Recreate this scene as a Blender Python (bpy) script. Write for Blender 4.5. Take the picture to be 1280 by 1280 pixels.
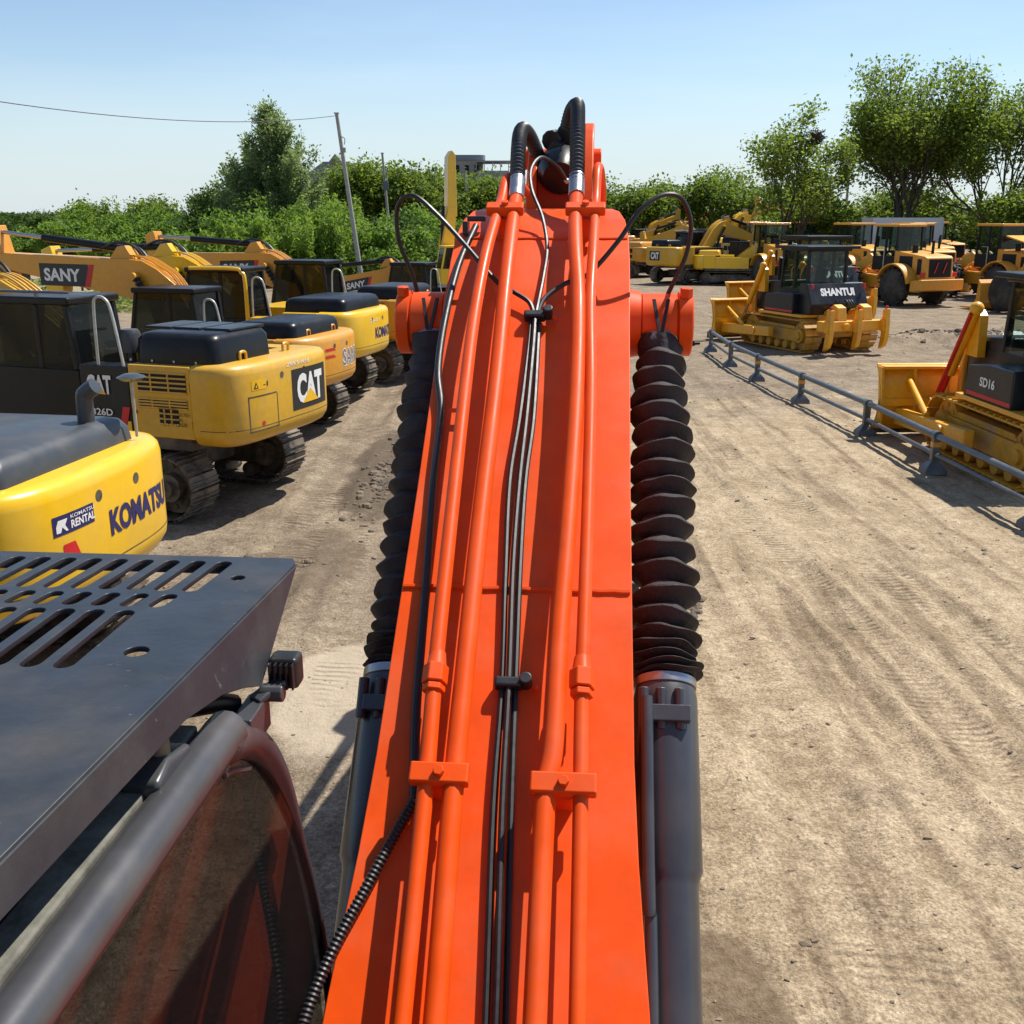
import bpy, bmesh, math, random
import numpy as np
from mathutils import Vector, Matrix
R = math.radians
for o in list(bpy.data.objects): bpy.data.objects.remove(o)
sc = bpy.context.scene
COL = sc.collection

# ---------------------------------------------------------------- camera, sky, sun, exposure
cam_d = bpy.data.cameras.new('camera'); cam = bpy.data.objects.new('camera', cam_d); COL.objects.link(cam)
cam_d.sensor_width = 36; cam_d.lens = 36; cam_d.clip_start = .05; cam_d.clip_end = 3000
cam.location = (0, 0, 3.7); cam.rotation_euler = (R(90) - math.atan(368 / 1280), 0, 0)
sc.camera = cam
SUN_EL, SUN_AZ = R(59), R(54)             # azimuth measured from +Y towards +X
w = bpy.data.worlds.new('World'); sc.world = w; w.use_nodes = True
nt = w.node_tree; nt.nodes.clear()
wo = nt.nodes.new('ShaderNodeOutputWorld'); bg = nt.nodes.new('ShaderNodeBackground')
sky = nt.nodes.new('ShaderNodeTexSky'); sky.sky_type = 'NISHITA'; sky.sun_disc = False
sky.sun_elevation = SUN_EL; sky.sun_rotation = SUN_AZ
sky.air_density = 1.0; sky.dust_density = .2; sky.ozone_density = 2.2; sky.altitude = 50
# thin high cloud veil, part of the sky itself
tc = nt.nodes.new('ShaderNodeTexCoord'); mp = nt.nodes.new('ShaderNodeMapping'); mp.inputs['Scale'].default_value = (1.6, 1.6, 9)
nz = nt.nodes.new('ShaderNodeTexNoise'); nz.inputs['Scale'].default_value = 1.3; nz.inputs['Detail'].default_value = 7; nz.inputs['Roughness'].default_value = .55
rp = nt.nodes.new('ShaderNodeValToRGB'); rp.color_ramp.elements[0].position = .44; rp.color_ramp.elements[1].position = .78
mx = nt.nodes.new('ShaderNodeMix'); mx.data_type = 'RGBA'; mx.inputs['B'].default_value = (9.0, 9.6, 10.2, 1)
ml = nt.nodes.new('ShaderNodeMath'); ml.operation = 'MULTIPLY'; ml.inputs[1].default_value = .13
L = nt.links.new
L(tc.outputs['Generated'], mp.inputs['Vector']); L(mp.outputs[0], nz.inputs['Vector']); L(nz.outputs['Fac'], rp.inputs[0])
L(rp.outputs[0], ml.inputs[0]); L(ml.outputs[0], mx.inputs['Factor']); L(sky.outputs[0], mx.inputs['A']); 
sz = nt.nodes.new('ShaderNodeSeparateXYZ'); L(tc.outputs['Generated'], sz.inputs[0])
hr = nt.nodes.new('ShaderNodeMapRange'); hr.inputs['From Min'].default_value = .0; hr.inputs['From Max'].default_value = .15; hr.inputs['To Min'].default_value = .78; hr.inputs['To Max'].default_value = 0; hr.interpolation_type = 'SMOOTHSTEP'
mh = nt.nodes.new('ShaderNodeMix'); mh.data_type = 'RGBA'; mh.inputs['B'].default_value = (4.7, 5.5, 6.15, 1)
L(sz.outputs['Z'], hr.inputs['Value']); L(hr.outputs[0], mh.inputs['Factor']); L(mx.outputs['Result'], mh.inputs['A']); L(mh.outputs['Result'], bg.inputs[0])
bg.inputs[1].default_value = .102; L(bg.outputs[0], wo.inputs[0])
sd = bpy.data.lights.new('sun', 'SUN'); sd.energy = 5.0; sd.angle = R(.55); sd.color = (1, .95, .87)
sun = bpy.data.objects.new('sun', sd); COL.objects.link(sun)
sv = Vector((math.sin(SUN_AZ) * math.cos(SUN_EL), math.cos(SUN_AZ) * math.cos(SUN_EL), math.sin(SUN_EL)))
sun.rotation_euler = sv.to_track_quat('Z', 'Y').to_euler(); sun.location = (30, 20, 40)
vs_ = sc.view_settings; vs_.view_transform = 'Standard'; vs_.look = 'None'; vs_.gamma = 1; vs_.exposure = 0.45

# ---------------------------------------------------------------- helpers
def V(*a): return Vector(a)
class MB:
    """collects shapes that become one mesh object"""
    def __init__(s): s.v = []; s.f = []
    def add(s, vs, fs):
        o = len(s.v); s.v += [tuple(p) for p in vs]; s.f += [tuple(i + o for i in f) for f in fs]; return s
    def box(s, c, d, rot=None):
        c = Vector(c); h = [x / 2 for x in d]
        vs = [V(x * h[0], y * h[1], z * h[2]) for x in (-1, 1) for y in (-1, 1) for z in (-1, 1)]
        if rot is not None: vs = [rot @ p for p in vs]
        return s.add([p + c for p in vs], [(0, 1, 3, 2), (4, 6, 7, 5), (0, 4, 5, 1), (2, 3, 7, 6), (0, 2, 6, 4), (1, 5, 7, 3)])
    def bb(s, x0, x1, y0, y1, z0, z1):
        return s.box(((x0 + x1) / 2, (y0 + y1) / 2, (z0 + z1) / 2), (abs(x1 - x0), abs(y1 - y0), abs(z1 - z0)))
    def beam(s, a, b, wd, ht, up=(0, 0, 1)):
        a, b = Vector(a), Vector(b); d = b - a; x = d.normalized(); up = Vector(up)
        y = up.cross(x); y = y.normalized() if y.length > 1e-6 else V(0, 1, 0); z = x.cross(y)
        return s.box((a + b) / 2, (d.length, wd, ht), Matrix((x, y, z)).transposed())
    def cyl(s, a, b, r0, r1=None, n=16, caps=True):
        a, b = Vector(a), Vector(b); r1 = r0 if r1 is None else r1
        return s.loft_round([a, b], [r0, r1], n, caps)
    def loft_round(s, pts, rs, n=10, caps=True):
        pts = [Vector(p) for p in pts]; vs = []; fs = []
        t = (pts[1] - pts[0]).normalized(); u = t.orthogonal().normalized()
        for i, p in enumerate(pts):
            a = pts[max(i - 1, 0)]; b = pts[min(i + 1, len(pts) - 1)]
            if (b - a).length > 1e-9: t = (b - a).normalized()
            u = (u - t * u.dot(t)); u = u.normalized() if u.length > 1e-6 else t.orthogonal().normalized()
            q = t.cross(u)
            for k in range(n):
                an = 2 * math.pi * k / n; vs.append(p + (u * math.cos(an) + q * math.sin(an)) * rs[i])
        for i in range(len(pts) - 1):
            for k in range(n): fs.append((i * n + k, i * n + (k + 1) % n, (i + 1) * n + (k + 1) % n, (i + 1) * n + k))
        if caps: fs.append(tuple(range(n))[::-1]); fs.append(tuple((len(pts) - 1) * n + k for k in range(n)))
        return s.add(vs, fs)
    def tube(s, pts, r, n=8, sub=0):
        if sub: pts = smooth_path(pts, sub)
        return s.loft_round(pts, [r] * len(pts), n)
    def ribbed(s, pts, r, step=.012, n=10, amp=.14):
        pts = resample(smooth_path(pts, 12), step / 2); return s.loft_round(pts, [r * (1 + (amp if i % 2 else -amp)) for i in range(len(pts))], n)
    def prism(s, prof, axis, a0, a1):
        f = {'x': lambda p, a: (a, p[0], p[1]), 'y': lambda p, a: (p[0], a, p[1]), 'z': lambda p, a: (p[0], p[1], a)}[axis]
        n = len(prof); vs = [f(p, a0) for p in prof] + [f(p, a1) for p in prof]
        return s.add(vs, [tuple(range(n)), tuple(range(2 * n - 1, n - 1, -1))] + [(i, (i + 1) % n, (i + 1) % n + n, i + n) for i in range(n)])
    def plate(s, prof3, thick):
        """a flat 3D outline given thickness along its normal"""
        ps = [Vector(p) for p in prof3]; nm = (ps[1] - ps[0]).cross(ps[2] - ps[0]).normalized() * thick; n = len(ps)
        return s.add(ps + [p + nm for p in ps], [tuple(range(n)), tuple(range(2 * n - 1, n - 1, -1))] + [(i, (i + 1) % n, (i + 1) % n + n, i + n) for i in range(n)])
    def loft(s, secs, caps=True, closed=True):
        n = len(secs[0]); vs = [p for q in secs for p in q]; fs = []
        for i in range(len(secs) - 1):
            for k in range(n if closed else n - 1): fs.append((i * n + k, i * n + (k + 1) % n, (i + 1) * n + (k + 1) % n, (i + 1) * n + k))
        if caps: fs += [tuple(range(n))[::-1], tuple((len(secs) - 1) * n + k for k in range(n))]
        return s.add(vs, fs)
    def ball(s, c, r, nu=10, nv=6, sq=(1, 1, 1)):
        c = Vector(c); secs = []
        for j in range(nv + 1):
            a = math.pi * j / nv; rr = max(math.sin(a), .02)
            secs.append([c + V(r * rr * math.cos(2 * math.pi * k / nu) * sq[0], r * rr * math.sin(2 * math.pi * k / nu) * sq[1], r * math.cos(a) * sq[2]) for k in range(nu)])
        return s.loft(secs)
    def mesh(s, name, m, recalc=True, angle=38):
        me = bpy.data.meshes.new(name); me.from_pydata(s.v, [], s.f)
        if recalc:
            bm = bmesh.new(); bm.from_mesh(me); bmesh.ops.recalc_face_normals(bm, faces=bm.faces); bm.to_mesh(me); bm.free()
        me.polygons.foreach_set('use_smooth', [True] * len(me.polygons)); me.set_sharp_from_angle(angle=R(angle))
        if m is not None: me.materials.append(m)
        return me
    def build(s, name, m, parent=None, bevel=0, seg=2, angle=38, label=None):
        o = bpy.data.objects.new(name, s.mesh(name, m, angle=angle)); COL.objects.link(o); o.parent = parent
        if bevel:
            b = o.modifiers.new('bevel', 'BEVEL'); b.width = bevel; b.segments = seg; b.limit_method = 'ANGLE'; b.angle_limit = R(35); b.harden_normals = True
        if label: o['label'] = label
        return o
def smooth_path(pts, k):
    pts = [Vector(p) for p in pts]; out = []
    for i in range(len(pts) - 1):
        p0, p1, p2, p3 = pts[max(i - 1, 0)], pts[i], pts[i + 1], pts[min(i + 2, len(pts) - 1)]
        for j in range(k):
            t = j / k; out.append(.5 * ((2 * p1) + (p2 - p0) * t + (2 * p0 - 5 * p1 + 4 * p2 - p3) * t * t + (3 * p1 - p0 - 3 * p2 + p3) * t ** 3))
    return out + [pts[-1]]
def resample(pts, step):
    out = [pts[0]]; acc = 0
    for a, b in zip(pts, pts[1:]):
        d = (b - a).length
        while acc + d >= step:
            t = (step - acc) / d; a = a + (b - a) * t; out.append(a); d = (b - a).length; acc = 0
        acc += d
    return out
def empty(name, loc=(0, 0, 0), rz=0, label=None, cat=None, group=None, scale=1):
    o = bpy.data.objects.new(name, None); COL.objects.link(o); o.empty_display_size = .3
    o.location = loc; o.rotation_euler = (0, 0, rz); o.scale = (scale,) * 3
    return tag(o, label, cat, group)
def tag(o, label=None, cat=None, group=None, kind=None):
    for k, v in (('label', label), ('category', cat), ('group', group), ('kind', kind)):
        if v: o[k] = v
    return o
def inst(name, me, parent, M):
    o = bpy.data.objects.new(name, me); COL.objects.link(o); o.parent = parent; o.matrix_local = M; return o

# ---------------------------------------------------------------- materials
def node_mat(name):
    m = bpy.data.materials.new(name); m.use_nodes = True; t = m.node_tree
    return m, t, t.nodes['Principled BSDF'], t.links.new
def rgba(c): return (c[0], c[1], c[2], 1)
def noise(t, scale, detail=4, rough=.55, vec=None, dist=0):
    n = t.nodes.new('ShaderNodeTexNoise'); n.inputs['Scale'].default_value = scale; n.inputs['Detail'].default_value = detail
    n.inputs['Roughness'].default_value = rough; n.inputs['Distortion'].default_value = dist
    if vec is None:
        c = t.nodes.new('ShaderNodeTexCoord'); vec = c.outputs['Object']
    t.links.new(vec, n.inputs['Vector']); return n.outputs['Fac']
def ramp(t, fac, a, b, ca=(0, 0, 0, 1), cb=(1, 1, 1, 1)):
    r = t.nodes.new('ShaderNodeValToRGB'); e = r.color_ramp.elements
    e[0].position = a; e[1].position = b; e[0].color = ca; e[1].color = cb; t.links.new(fac, r.inputs[0]); return r.outputs[0]
def mixc(t, fac, a, b):
    m = t.nodes.new('ShaderNodeMix'); m.data_type = 'RGBA'
    for s, v in (('Factor', fac), ('A', a), ('B', b)):
        if hasattr(v, 'is_output'): t.links.new(v, m.inputs[s])
        else: m.inputs[s].default_value = v if isinstance(v, float) else rgba(v)
    return m.outputs['Result']
def math_(t, op, a, b=None, clamp=False):
    m = t.nodes.new('ShaderNodeMath'); m.operation = op; m.use_clamp = clamp
    for i, v in enumerate((a, b)):
        if v is None: continue
        if hasattr(v, 'is_output'): t.links.new(v, m.inputs[i])
        else: m.inputs[i].default_value = v
    return m.outputs[0]
def bump(t, h, strength, dist):
    b = t.nodes.new('ShaderNodeBump'); b.inputs['Strength'].default_value = strength; b.inputs['Distance'].default_value = dist
    t.links.new(h, b.inputs['Height']); return b.outputs[0]
DUST = (.30, .24, .17)
def paint(name, col, rough=.35, dust=.35, dscale=2.2, coat=.25, var=.12, wear=None, peel=.02, spec=.5):
    m, t, b, L = node_mat(name); b.inputs['Specular IOR Level'].default_value = spec
    n1 = noise(t, dscale, 6, .62); n2 = noise(t, 9, 5, .6); n3 = noise(t, 60, 3)
    base = mixc(t, ramp(t, n2, .3, .75), [c * (1 - var) for c in col], [min(1, c * (1 + var)) for c in col])
    d = math_(t, 'MULTIPLY', ramp(t, n1, .48, .8), dust)
    if dust: base = mixc(t, d, base, DUST)
    if wear: base = mixc(t, math_(t, 'MULTIPLY', ramp(t, noise(t, 22, 10, .78, None, .8), .635, .665), .5), base, wear)
    L(base, b.inputs['Base Color'])
    L(math_(t, 'ADD', math_(t, 'MULTIPLY', ramp(t, n1, .3, .8), .3), rough - .1), b.inputs['Roughness'])
    b.inputs['Coat Weight'].default_value = coat; b.inputs['Coat Roughness'].default_value = .12
    L(bump(t, math_(t, 'ADD', math_(t, 'MULTIPLY', n3, .3), n2), peel, .02), b.inputs['Normal'])
    return m
def plain(name, col, rough=.5, metal=0, var=.15, scale=20, bs=.05, dust=0):
    m, t, b, L = node_mat(name); n = noise(t, scale, 5)
    base = mixc(t, ramp(t, n, .3, .7), [c * (1 - var) for c in col], [min(1, c * (1 + var)) for c in col])
    if dust: base = mixc(t, math_(t, 'MULTIPLY', ramp(t, noise(t, 2.5, 6, .65), .42, .72), dust), base, DUST)
    L(base, b.inputs['Base Color']); L(math_(t, 'ADD', math_(t, 'MULTIPLY', n, .25), rough - .12), b.inputs['Roughness'])
    b.inputs['Metallic'].default_value = metal
    if bs: L(bump(t, n, bs, .02), b.inputs['Normal'])
    return m
def glass_mat(name, tint, opac, rough=.03, tcol=(.80, .86, .83), refl=.5):
    """clear-to-tinted pane: see-through body, mirror reflection that rises towards grazing view"""
    m, t, b, L = node_mat(name)
    b.inputs['Base Color'].default_value = rgba(tint); b.inputs['Roughness'].default_value = .2; b.inputs['Specular IOR Level'].default_value = 0
    tr = t.nodes.new('ShaderNodeBsdfTransparent'); tr.inputs[0].default_value = rgba(tcol)
    gl = t.nodes.new('ShaderNodeBsdfGlossy'); gl.inputs['Roughness'].default_value = rough; gl.inputs['Color'].default_value = (.9, .9, .9, 1)
    lw = t.nodes.new('ShaderNodeLayerWeight'); lw.inputs[0].default_value = .5
    F = math_(t, 'ADD', math_(t, 'MULTIPLY', math_(t, 'POWER', lw.outputs['Facing'], 5), refl), .02, True)
    m1 = t.nodes.new('ShaderNodeMixShader'); m1.inputs[0].default_value = opac; L(tr.outputs[0], m1.inputs[1]); L(b.outputs[0], m1.inputs[2])
    m2 = t.nodes.new('ShaderNodeMixShader'); L(F, m2.inputs[0]); L(m1.outputs[0], m2.inputs[1]); L(gl.outputs[0], m2.inputs[2])
    L(m2.outputs[0], t.nodes['Material Output'].inputs[0]); return m
M = dict(
    orange=paint('hero_orange', (.74, .074, .004), .44, .17, 3.5, .03, .10, spec=.20),
    komatsu=paint('bright_yellow', (.80, .47, .005), .30, .24, 1.5, .4, .04),
    cat=paint('ochre_yellow', (.62, .345, .018), .38, .42, 1.2, .2, .08),
    sany=paint('orange_yellow', (.66, .29, .018), .36, .40, 1.3, .2, .08),
    shantui=paint('dozer_yellow', (.82, .37, .008), .42, .26, 1.0, .15, .1),
    muddy=paint('muddy_yellow', (.58, .30, .02), .6, .85, 1.6, 0, .2),
    loader=paint('loader_yellow', (.68, .31, .022), .40, .35, .8, .15, .1),
    black=paint('black_paint', (.007, .0075, .009), .36, .04, 2.0, .08, .2, spec=.22),
    hood_blue=paint('blue_black_paint', (.009, .012, .017), .36, .06, 2.0, .12, .2, spec=.3),
    hood_grey=paint('grey_hood_paint', (.042, .048, .055), .42, .15, 2.0, .1, .12),
    guard=paint('guard_black', (.023, .028, .036), .42, .16, 3.0, .02, .25, wear=(.20, .20, .20), peel=.10, spec=.35),
    cabframe=paint('cab_frame', (.05, .05, .054), .36, .12, 4.0, .15, .2),
    cylinder=paint('cylinder_grey', (.036, .038, .046), .34, .06, 3.0, .3, .1),
    gutter=plain('dusty_gutter', (.14, .135, .11), .8, 0, .4, 25, .2),
    rubber=plain('black_rubber', (.012, .012, .013), .42, 0, .3, 30, .04),
    hose=plain('black_hose', (.010, .010, .011), .45, 0, .3, 40, .02),
    loom=plain('ribbed_loom', (.018, .018, .02), .45, 0, .3, 60, .05),
    bellows=plain('bellows_cloth', (.022, .015, .017), .72, 0, .4, 70, .2, .02),
    tyre=plain('tyre_rubber', (.018, .017, .016), .8, 0, .4, 12, .3, .22),
    steel=plain('bare_steel', (.38, .38, .40), .35, .9, .1, 30, .03),
    iron=plain('dark_iron', (.06, .05, .042), .6, .3, .4, 10, .2, .6),
    track=plain('track_steel', (.085, .072, .058), .62, .35, .4, 14, .2, .75),
    ytrack=plain('yellow_track', (.50, .25, .02), .55, 0, .35, 6, .2, .45),
    rail=plain('rail_grey_paint', (.085, .105, .125), .38, .25, .25, 8, .05, .3),
    handrail=plain('handrail_grey', (.45, .46, .43), .45, .2, .2, 10, .05, .3),
    glass=glass_mat('tinted_glass', (.010, .011, .012), .52),
    hglass=glass_mat('dark_glass', (.010, .010, .010), .28, .02, (.78, .77, .76), .15),
    cglass=glass_mat('clear_glass', (.02, .03, .03), .06),
    white=plain('white_print', (.75, .75, .74), .5, 0, .05, 20, 0),
    navy=plain('navy_print', (.018, .016, .10), .5, 0, .1, 20, 0),
    printb=plain('black_print', (.012, .013, .015), .45, 0, .1, 20, 0),
    red=plain('red_print', (.55, .012, .015), .45, 0, .1, 20, 0),
    yprint=plain('yellow_print', (.80, .45, .01), .45, 0, .08, 20, 0),
    purple=plain('purple_sticker', (.20, .02, .13), .5, 0, .2, 30, 0),
    dark=plain('dark_interior', (.010, .010, .011), .8, 0, .3, 8, 0),
    seat=plain('seat_cloth', (.03, .03, .034), .85, 0, .3, 30, .1),
    concrete=plain('pole_concrete', (.30, .30, .27), .85, 0, .15, 6, .1),
    bark=plain('bark', (.075, .060, .046), .9, 0, .4, 12, .4),
    wire=plain('wire', (.02, .02, .02), .6, 0, .1, 10, 0),
    wall=plain('far_wall', (.30, .29, .28), .8, 0, .1, 2, .05),
    roof=plain('far_roof', (.20, .21, .23), .7, 0, .15, 4, .05),
    brown=plain('far_brown_wall', (.34, .30, .27), .8, 0, .15, 2, .05),
    lens=plain('lamp_lens', (.25, .25, .25), .15, 0, .05, 20, 0),
    straw=plain('nest_twigs', (.035, .028, .02), .95, 0, .4, 30, .4),
)
def leaf_mat(name, a, b, trans=.48):
    m, t, p, L = node_mat(name)
    at = t.nodes.new('ShaderNodeAttribute'); at.attribute_name = 'tint'
    c = mixc(t, at.outputs['Fac'], a, b); L(c, p.inputs['Base Color']); p.inputs['Roughness'].default_value = .55; p.inputs['Specular IOR Level'].default_value = .25
    tr = t.nodes.new('ShaderNodeBsdfTranslucent'); L(mixc(t, .5, c, (b[0] * 1.5, b[1] * 1.6, b[2] * .8)), tr.inputs[0])
    ms = t.nodes.new('ShaderNodeMixShader'); ms.inputs[0].default_value = trans
    L(p.outputs[0], ms.inputs[1]); L(tr.outputs[0], ms.inputs[2]); L(ms.outputs[0], t.nodes['Material Output'].inputs[0]); return m
LM = dict(
    tree=leaf_mat('tree_leaves', (.055, .100, .016), (.190, .255, .042)),
    camphor=leaf_mat('camphor_leaves', (.055, .105, .018), (.235, .300, .052)),
    poplar=leaf_mat('poplar_leaves', (.075, .135, .046), (.300, .360, .180)),
    bush=leaf_mat('bush_leaves', (.060, .125, .018), (.190, .290, .050)),
    bamboo=leaf_mat('bamboo_leaves', (.085, .160, .020), (.250, .350, .065)),
    dark=leaf_mat('dark_leaves', (.028, .060, .014), (.090, .150, .032)),
    grass=leaf_mat('weeds', (.070, .110, .020), (.200, .240, .065)),
)

# ---------------------------------------------------------------- lettering
_tc = {}
def text2d(s, off=.0, shear=0.):
    k = (s, off, shear)
    if k not in _tc:
        c = bpy.data.curves.new('lettering', 'FONT'); c.body = s; c.size = 1; c.offset = off; c.shear = shear; c.resolution_u = 3; c.fill_mode = 'FRONT'
        o = bpy.data.objects.new('lettering', c); COL.objects.link(o); bpy.context.view_layer.update()
        me = bpy.data.meshes.new_from_object(o.evaluated_get(bpy.context.evaluated_depsgraph_get()))
        vs = [(v.co.x, v.co.y) for v in me.vertices]; fs = [tuple(p.vertices) for p in me.polygons]
        bpy.data.objects.remove(o); bpy.data.curves.remove(c); bpy.data.meshes.remove(me)
        x0, x1 = min(v[0] for v in vs), max(v[0] for v in vs); y0, y1 = min(v[1] for v in vs), max(v[1] for v in vs)
        _tc[k] = ([((v[0] - x0) / (x1 - x0), (v[1] - y0) / (y1 - y0)) for v in vs], fs)
    return _tc[k]
def letters(s, parent, m, mapf, W, Hh, off=.02, shear=0., cuts=0, name='lettering'):
    """mapf(u, v) -> point; the writing fills 0..W x 0..Hh of the surface's own u, v"""
    vs, fs = text2d(s, off, shear); return decal([(a * W, b * Hh) for a, b in vs], fs, parent, m, mapf, cuts, W, name)
def decal(vs, fs, parent, m, mapf, cuts=0, W=1, name='lettering'):
    bm = bmesh.new(); bv = [bm.verts.new((a, b, 0)) for a, b in vs]
    for f in fs:
        try: bm.faces.new([bv[i] for i in f])
        except ValueError: pass
    for k in range(1, cuts):
        bmesh.ops.bisect_plane(bm, geom=bm.verts[:] + bm.edges[:] + bm.faces[:], plane_co=(W * k / cuts, 0, 0), plane_no=(1, 0, 0))
    for v in bm.verts: v.co = Vector(mapf(v.co.x, v.co.y))
    me = bpy.data.meshes.new(name); bm.to_mesh(me); bm.free(); me.materials.append(m)
    o = bpy.data.objects.new(name, me); COL.objects.link(o); o.parent = parent; return o
def flat(o, ux, uy):
    o, ux, uy = Vector(o), Vector(ux).normalized(), Vector(uy).normalized()
    return lambda u, v: o + ux * u + uy * v
def rect(W, Hh, x=0, y=0): return [(x, y), (x + W, y), (x + W, y + Hh), (x, y + Hh)], [(0, 1, 2, 3)]

# ---------------------------------------------------------------- ground
def vnoise(x, y, seed):
    xi = np.floor(x).astype(np.int64); yi = np.floor(y).astype(np.int64); xf = x - xi; yf = y - yi
    def h(a, b):
        n = (a * 374761393 + b * 668265263 + seed * 974634777) & 0x7fffffff
        n = ((n ^ (n >> 13)) * 1274126177) & 0x7fffffff
        return ((n ^ (n >> 16)) & 0xffff) / 65535.0
    u = xf * xf * (3 - 2 * xf); v = yf * yf * (3 - 2 * yf)
    return (h(xi, yi) * (1 - u) + h(xi + 1, yi) * u) * (1 - v) + (h(xi, yi + 1) * (1 - u) + h(xi + 1, yi + 1) * u) * v
def fbm(x, y, seed, oct_=4):
    a, s, f = 0, .5, 1
    for i in range(oct_): a = a + s * vnoise(x * f, y * f, seed + i * 7); s *= .5; f *= 2.03
    return a
# tyre and crawler ruts: (x at y=0, dx/dy, half width, depth, y0, y1)
RUTS = [(3.9, -.075, .22, .030, 2, 26), (5.3, -.12, .30, .030, 2, 20), (2.15, -.035, .30, .022, 4, 30), (3.05, -.03, .16, .014, 4, 34),
        (4.7, -.02, .26, .02, 8, 40), (-1.1, -.04, .28, .03, 5, 40), (-2.4, -.015, .3, .035, 6, 45), (-.2, .01, .3, .02, 9, 50), (1.3, .01, .25, .02, 9, 60)]
def height(x, y):
    h = .07 * (fbm(x * .45, y * .45, 3) - .5) + .030 * (fbm(x * 2.6, y * 2.6, 11, 4) - .5) + .030 * (fbm(x * 8, y * 8, 23, 3) - .5) + .035 * np.clip(fbm(x * 5.5 + 3, y * 5.5, 29, 3) - .60, 0, 1)
    for (xa, sl, hw, dp, y0, y1) in RUTS:
        c = xa + sl * y + .10 * (fbm(y * .35 + xa * 9, y * 0 + xa, 31, 2) - .5)
        d = np.abs(x - c) / hw; fade = np.clip((y - y0) / 2, 0, 1) * np.clip((y1 - y) / 4, 0, 1) * np.clip(fbm(x * .5, y * .5, 47, 2) * 2.2 - .35, 0, 1)
        h = h - 1.5 * dp * fade * np.exp(-d ** 4) + dp * 1.2 * fade * np.exp(-((d - 1.35) / .28) ** 2)
    mud = np.clip(fbm(x * .35 + 5, y * .35, 77, 3) * 2.4 - 1.0, 0, 1) * np.clip((-.6 - x) / 1.0, 0, 1)
    h = h + mud * .17 * (fbm(x * 3.5, y * 3.5, 81, 4) - .45)
    for (cx, cy, rx, ry, hh) in ((13.2, 31.6, 2.6, 1.3, .42), (16.0, 33.2, 1.8, 1.0, .30), (-23.5, 40, 3.5, 1.8, 1.2), (9.9, 25.6, 1.7, .8, .12)):
        q = ((x - cx) / rx) ** 2 + ((y - cy) / ry) ** 2
        h = h + hh * np.exp(-q) * (.45 + 1.1 * fbm(x * 1.7, y * 1.7, 91, 4))
    near = np.clip((90 - y) / 40, 0, 1)
    return (h - .012) * near - .012 * (1 - near)
def graded(a, b, fine, g, lo, hi):
    out = [a]; s = fine
    while out[-1] < b:
        x = out[-1]; d = max(0, lo - x, x - hi); out.append(x + fine + g * d)
    return out
ys = graded(1.0, 700, .045, 0, -1e9, 9)
ys = [1.0]
while ys[-1] < 900: ys.append(ys[-1] + max(.036, .0068 * ys[-1] if ys[-1] < 60 else .02 * ys[-1]))
ys = [-40, -15, -6, -2, 0] + ys
xs = [0.0]
while xs[-1] < 700: xs.append(xs[-1] + max(.05, .03 * (xs[-1] - 7)))
xs = [-x for x in xs[:0:-1]] + xs
GX, GY = np.meshgrid(np.array(xs), np.array(ys)); GZ = height(GX, GY)
nx, ny = len(xs), len(ys)
me = bpy.data.meshes.new('ground'); me.vertices.add(nx * ny)
me.vertices.foreach_set('co', np.stack([GX, GY, GZ], -1).astype(np.float32).ravel())
ii = (np.arange(ny - 1)[:, None] * nx + np.arange(nx - 1)[None, :]).ravel()
q = np.stack([ii, ii + 1, ii + nx + 1, ii + nx], -1).astype(np.int32)
me.loops.add(q.size); me.loops.foreach_set('vertex_index', q.ravel()); me.polygons.add(len(q))
me.polygons.foreach_set('loop_start', np.arange(len(q), dtype=np.int32) * 4); me.polygons.foreach_set('use_smooth', np.ones(len(q), bool))
me.update(); me.validate()
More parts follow.
